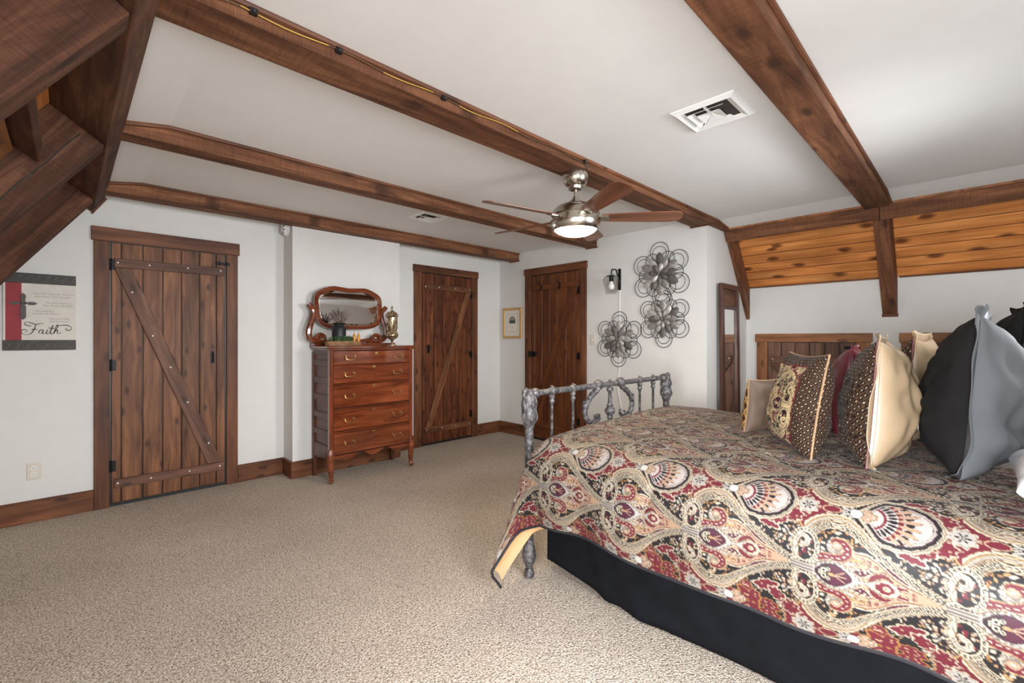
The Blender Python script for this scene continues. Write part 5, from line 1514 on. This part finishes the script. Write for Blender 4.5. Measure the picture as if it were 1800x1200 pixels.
# ---------------------------------------------------------------- comforter
prof = crom([(1.728, 0.352), (1.705, 0.43), (1.690, 0.52), (1.690, 0.60), (1.712, 0.68), (1.765, 0.745), (1.85, 0.785), (1.98, 0.80), (2.3, 0.812), (2.6, 0.82), (2.95, 0.82), (3.2, 0.81), (3.34, 0.775), (3.41, 0.72), (3.45, 0.62), (3.47, 0.5), (3.475, 0.40)], 900)
arc = np.concatenate([[0], np.cumsum(np.linalg.norm(np.diff(prof, axis=0), axis=1))])
s_vals = np.concatenate([np.arange(0, 0.62, 0.0030), np.arange(0.62, 1.3, 0.0046), np.arange(1.3, arc[-1], 0.0075), [arc[-1]]])
px = np.interp(s_vals, arc, prof[:, 0]); pz = np.interp(s_vals, arc, prof[:, 1])
s_node = np.interp(0.575, prof[:300, 1], arc[:300])
Y1 = 1.56
tau_len = 0.26
t_vals = np.concatenate([np.arange(-0.42, Y1, 0.0034), Y1 + np.arange(0, tau_len + 1e-6, 0.0034)])
Tt, Ss = np.meshgrid(t_vals, s_vals, indexing='ij')
Xg = np.broadcast_to(px, Tt.shape).copy(); Zg = np.broadcast_to(pz, Tt.shape).copy(); Yg = np.minimum(Tt, Y1).copy()
tau = np.clip((Tt - Y1) / tau_len, 0, 1)
knots = [0.0, 0.22, 0.45, 0.60]
OFF = np.array([
    [(0, 0, 0), (-0.065, 0.10, -0.055), (-0.15, 0.16, -0.195), (-0.175, 0.175, -0.24)],
    [(0, 0, 0), (-0.010, 0.08, -0.035), (-0.02, 0.13, -0.135), (-0.030, 0.14, -0.175)],
    [(0, 0, 0), (-0.005, 0.065, -0.028), (-0.01, 0.096, -0.11), (-0.010, 0.105, -0.165)],
    [(0, 0, 0), (0.0, 0.060, -0.030), (0.0, 0.092, -0.12), (0.0, 0.10, -0.25)]])
tk = np.linspace(0, 1, 4)
dense = np.linspace(0, 1, 61)
offd = np.stack([crom(OFF[k], 61) for k in range(4)])          # knot, tau, xyz
for c_ in range(3):
    byk = np.stack([np.interp(tau[:, 0], dense, offd[k, :, c_]) for k in range(4)])    # knot, t
    wgt = np.stack([np.interp(s_vals, knots, np.eye(4)[k]) for k in range(4)])          # knot, s
    add = byk.T @ wgt
    (Xg, Yg, Zg)[c_][...] += add
# soft quilting and folds
pz_n = np.gradient(px, s_vals); px_n = -np.gradient(pz, s_vals)
puff = 0.012 * noise2(Tt, Ss, 4, 8, 0.7, 2.6) + 0.006 * noise2(Tt, Ss, 9, 8, 2.5, 6.0)
puff += 0.010 * np.cos(Tt * 2 * math.pi / 0.38 + 0.6) * np.exp(-((Ss - 0.14) / 0.16) ** 2)
puff -= 0.010 * np.exp(-(((Tt - 0.95) + 0.35 * (Ss - 0.28)) / 0.022) ** 2) * np.exp(-((Ss - 0.28) / 0.10) ** 2)
hemw = 0.012 * np.sin(Tt * 5.1 + 0.7) + 0.008 * np.sin(Tt * 11.3)
fade = 1 - 0.6 * tau
Xg += px_n[None, :] * puff * fade + 0; Zg += pz_n[None, :] * puff * fade + hemw * np.exp(-Ss / 0.08) * (1 - tau)
P = np.stack([Xg, Yg, Zg], -1)
u = (1.127 - Tt); v = Ss - s_node
Cc = paisley(u, v)
cf = thing('paisley_comforter', 'large black, burgundy and gold paisley comforter draped over the bed', 'comforter', (2.59, 0.62, 0.8))
P0_ = P - np.array([2.59, 0.62, 0.8])
top = cloth('cover', P0_, Cc, 'brocade', cf)
hem = P[:, 0]
hp = [tuple(hem[i]) for i in range(0, len(hem), 6)] + [tuple(hem[-1]), (1.556, 1.732, 0.085), (1.575, 1.715, 0.055), (1.585, 1.70, 0.03)]
MB().tube([(x + 0.002, y, z - 0.002) for x, y, z in hp], 0.0075, 6).obj('binding', MT['binding'], cf, Matrix(), smooth=True)
# inside lining seen at the hanging corner
hc = [hem[i] for i in np.linspace(np.searchsorted(t_vals, Y1 - 0.06), len(hem) - 1, 24).astype(int)]
inner = crom([(1.765, 1.56, 0.32), (1.745, 1.62, 0.285), (1.715, 1.655, 0.225), (1.645, 1.685, 0.13), (1.595, 1.705, 0.06)], 24)
LP = np.zeros((24, 10, 3))
for i in range(24):
    for j in range(10):
        q = j / 9
        a_ = np.array(hc[i]) * (1 - q) + inner[i] * q
        LP[i, j] = a_ + np.array([0.016, 0.010, 0.010]) * math.sin(math.pi * q) + np.array([0.004, 0.004, 0])
cloth('lining', LP - np.array([2.59, 0.62, 0.8]), None, 'lining_tan', cf)

# ---------------------------------------------------------------- pillows
def pillow(name, label, size, loc, yaw, lean, front, back, group=None, cord=None, fat=1.0, res=70, flange=0.0, pinch=0.07, slump=0.25, seed=1, flange_mat=None, pw=0.42):
    """stands on its lower edge at loc, front faces +Y before yaw; lean tips the top backwards"""
    w, h, t = size
    M = T(*loc) @ Matrix.Rotation(yaw, 4, 'Z') @ Matrix.Rotation(lean, 4, 'X')
    p = tag(link(name, None, None, None, M), label, 'pillow', group)
    a = np.sin(np.linspace(-math.pi / 2, math.pi / 2, res))      # denser towards the seams
    A_, B_ = np.meshgrid(a, a, indexing='ij')
    X_ = w / 2 * A_ * (1 - pinch * (1 - B_ ** 2))
    Z_ = h / 2 + h / 2 * B_ * (1 - pinch * (1 - A_ ** 2))
    th = t / 2 * ((1 - A_ ** 2) * (1 - B_ ** 2)) ** pw * (1 - slump * B_)
    wr = noise2(A_ * w, B_ * h, seed, 9, 2.0, 8.0) * 0.040 * t / 0.3 * (1 - (A_ ** 6)) * (1 - B_ ** 6)
    wr += 0.016 * t / 0.3 * np.sin((A_ + B_ * 0.6) * 7 + seed) * (np.abs(A_ * B_) ** 0.8) * (1 - A_ ** 8) * (1 - B_ ** 8)
    Yf = th + wr; Yb = -th + noise2(A_ * w, B_ * h, seed + 50, 11, 1.6, 7.0) * 0.075 * t / 0.3 * (1 - A_ ** 6) * (1 - B_ ** 6)
    F_ = np.stack([X_, Yf, Z_], -1); K_ = np.stack([X_, Yb, Z_], -1)
    def side(nm, G, spec):
        if callable(spec):
            # print follows the cloth's own surface length
            def arcs(ax):
                d = np.linalg.norm(np.diff(G, axis=ax), axis=-1)
                pad = [(0, 0), (0, 0)]; pad[ax] = (1, 0)
                s_ = np.pad(np.cumsum(d, axis=ax), pad)
                return s_ - np.take(s_, [res // 2], axis=ax)
            us, vs = arcs(0), arcs(1)
            if nm == 'front_panel': us = -us
            cloth(nm, G, 0.62 * spec(us, vs, 2 * np.abs(us).max(), 2 * np.abs(vs).max()), 'pillow_print', p)
        else:
            cloth(nm, G, None, spec, p)
    side('front_panel', F_[::-1], front)
    side('back_panel', K_, back)
    rim = [tuple(F_[i, 0]) for i in range(res)] + [tuple(F_[-1, j]) for j in range(1, res)] + [tuple(F_[i, -1]) for i in range(res - 2, -1, -1)] + [tuple(F_[0, j]) for j in range(res - 2, 0, -1)]
    if cord:
        MB().tube(rim[::2], 0.0042, 6, True).obj('cord_trim', MT[cord], p, smooth=True)
    if flange:
        nr = len(rim)
        fl = np.zeros((nr + 1, 6, 3))
        rg = np.random.default_rng(seed + 9)
        ph = rg.random(4) * 6.28
        for i in range(nr + 1):
            q = np.array(rim[i % nr])
            d = np.array([q[0], 0, q[2] - h / 2])
            d = np.array([math.copysign(1, d[0]) if abs(d[0]) > w / 2 * 0.90 else 0, 0, math.copysign(1, d[2]) if abs(d[2]) > h / 2 * 0.90 else 0])
            L_ = np.linalg.norm(d)
            d = d / L_ if L_ > 0 else d
            for j in range(6):
                g_ = j / 5
                s_ = i / nr * 2 * math.pi
                wob = flange * (0.22 * math.sin(5 * s_ + ph[0]) + 0.14 * math.sin(9 * s_ + ph[1]) + 0.07 * math.sin(17 * s_ + ph[2])) * g_
                pt = q + d * flange * g_ + np.array([0, wob, 0])
                if pt[2] < 0.004: pt[2] = 0.004 + 0.006 * g_ ; pt[1] += flange * 0.5 * g_ * (1 if seed % 2 else -1)
                fl[i, j] = pt
        o = cloth('flange', fl, None, flange_mat or back, p)
        o.modifiers.new('thick', 'SOLIDIFY').thickness = 0.003
    return p, M, F_, K_

def dots(x, y, w, h, s=0.026):
    """brown diamond lattice with cream pips"""
    c = np.zeros(x.shape + (3,)) + c3(32, 21, 19)
    a, b = (x + y) / s, (x - y) / s
    fa, fb = np.abs(a % 1 - 0.5), np.abs(b % 1 - 0.5)
    c[(fa > 0.41) | (fb > 0.41)] = c3(92, 66, 46)
    c[np.maximum(fa, fb) < 0.11] = c3(206, 184, 156)
    return c
def framed(x, y, w, h):
    c = dots(x, y, w, h)
    inn = (x > -w * 0.27) & (x < w * 0.46) & (np.abs(y + h * 0.03) < h * 0.33)
    rim = (x > -w * 0.285) & (x < w * 0.475) & (np.abs(y + h * 0.03) < h * 0.345)
    c[rim] = c3(104, 44, 40)
    pp = paisley(x * 1.15 + 0.12, y * 1.15 + 0.03)
    lum = pp.mean(-1, keepdims=True)
    pp = np.where(lum > 0.085, c3(214, 188, 144) * (0.7 + 0.9 * lum), pp * 1.3)
    c[inn] = pp[inn]
    return c
def net(x, y, w, h):
    c = np.zeros(x.shape + (3,)) + c3(70, 44, 30)
    a, b = (x + y * 0.6) / 0.04, (x - y * 0.6) / 0.04
    c[(np.abs(a % 1 - 0.5) > 0.40) | (np.abs(b % 1 - 0.5) > 0.40)] = c3(196, 150, 84)
    return c
BZ = 0.800
# row on the camera's side of the bed
pillow('throw_pillow', 'small brown satin throw pillow with gold corded edge, nearest the footboard', (0.36, 0.285, 0.15), (2.69, 0.80, BZ + 0.006), math.radians(-16), math.radians(6), net, 'satin_brown', None, 'cord_gold', seed=3, slump=0.1)
pillow('accent_pillow', 'dark dotted accent pillow with a framed gold paisley panel', (0.42, 0.43, 0.20), (2.335, 0.585, BZ + 0.010), math.radians(33), math.radians(9), framed, dots, None, 'cord_gold', res=150, seed=5, slump=0.2)
tp = pillow('dotted_sham', 'near tan satin sham with dark dotted front and envelope back', (0.62, 0.48, 0.25), (2.46, 0.312, BZ + 0.012), math.radians(4), math.radians(4), lambda x, y, w, h: dots(x, y, w, h, 0.030), 'satin_tan', 'two tan shams with dotted fronts', 'cord_red', res=130, seed=8, slump=0.2, flange=0.035, flange_mat='satin_tan')
pillow('dotted_sham', 'far tan satin sham standing behind the near tan sham', (0.56, 0.50, 0.24), (3.10, 0.225, BZ + 0.006), math.radians(-3), math.radians(4), lambda x, y, w, h: dots(x, y, w, h, 0.030), 'satin_tan', 'two tan shams with dotted fronts', 'cord_red', res=70, seed=12, flange=0.04, flange_mat='satin_tan')
pillow('burgundy_pillow', 'crumpled burgundy satin pillow behind the framed paisley pillow', (0.46, 0.45, 0.22), (2.98, 0.50, BZ + 0.006), math.radians(6), math.radians(6), 'satin_burgundy', 'satin_burgundy', None, None, seed=15, flange=0.02, flange_mat='satin_burgundy')
pillow('euro_sham', 'large charcoal euro sham with grey back at the near side of the bed', (0.66, 0.57, 0.31), (2.535, 0.03, BZ + 0.012), math.radians(-2), math.radians(5), 'charcoal_front', 'charcoal_back', 'two charcoal euro shams', None, res=90, seed=21, flange=0.045, flange_mat='charcoal_back', slump=0.22)
pillow('euro_sham', 'charcoal euro sham standing behind the near charcoal sham', (0.56, 0.62, 0.28), (3.16, -0.08, BZ + 0.006), math.radians(2), math.radians(5), 'charcoal_front', 'charcoal_front', 'two charcoal euro shams', None, res=70, seed=24, flange=0.04, flange_mat='charcoal_front')
# sleeping pillow lying behind the near sham
sp_, Msp, _, _ = pillow('sleeping_pillow', 'silver satin pillow lying flat behind the charcoal sham', (0.50, 0.28, 0.15), (2.09, -0.075, BZ + 0.085), 0.0, math.radians(86), 'satin_silver', 'satin_silver', None, None, seed=31, flange=0.0)
# envelope flap and care tag on the near tan sham
p_, M_, F_, K_ = tp
n0 = K_.shape[0]
i0, i1 = int(n0 * 0.16), int(n0 * 0.40)
seg = K_[2:i1, 3:-3].copy()
seg[..., 1] -= np.interp(np.arange(seg.shape[0]), [0, seg.shape[0] - 1], [0.004, 0.016])[:, None]
fl_ = cloth('envelope_flap', seg, None, 'satin_tan', p_)
fl_.modifiers.new('thick', 'SOLIDIFY').thickness = 0.004
k = K_[i1 - 2, int(n0 * 0.40)]
tg = MB().box(-0.002, 0.028, -0.001, 0.001, -0.028, 0.028)
MT_tag = tg.obj('care_tag', MT['white_plastic'], p_, M_ @ T(k[0], k[1] - 0.022, k[2]), bevel=0.0008)
MB().lathe([(0.009, 0), (0.009, 0.0006), (0.0065, 0.0006), (0.0065, 0)], 18, cap=False).obj('tag_print', MT['grey_text'], MT_tag, M_ @ T(k[0] + 0.013, k[1] - 0.0232, k[2]) @ Matrix.Rotation(math.pi / 2, 4, 'X'))
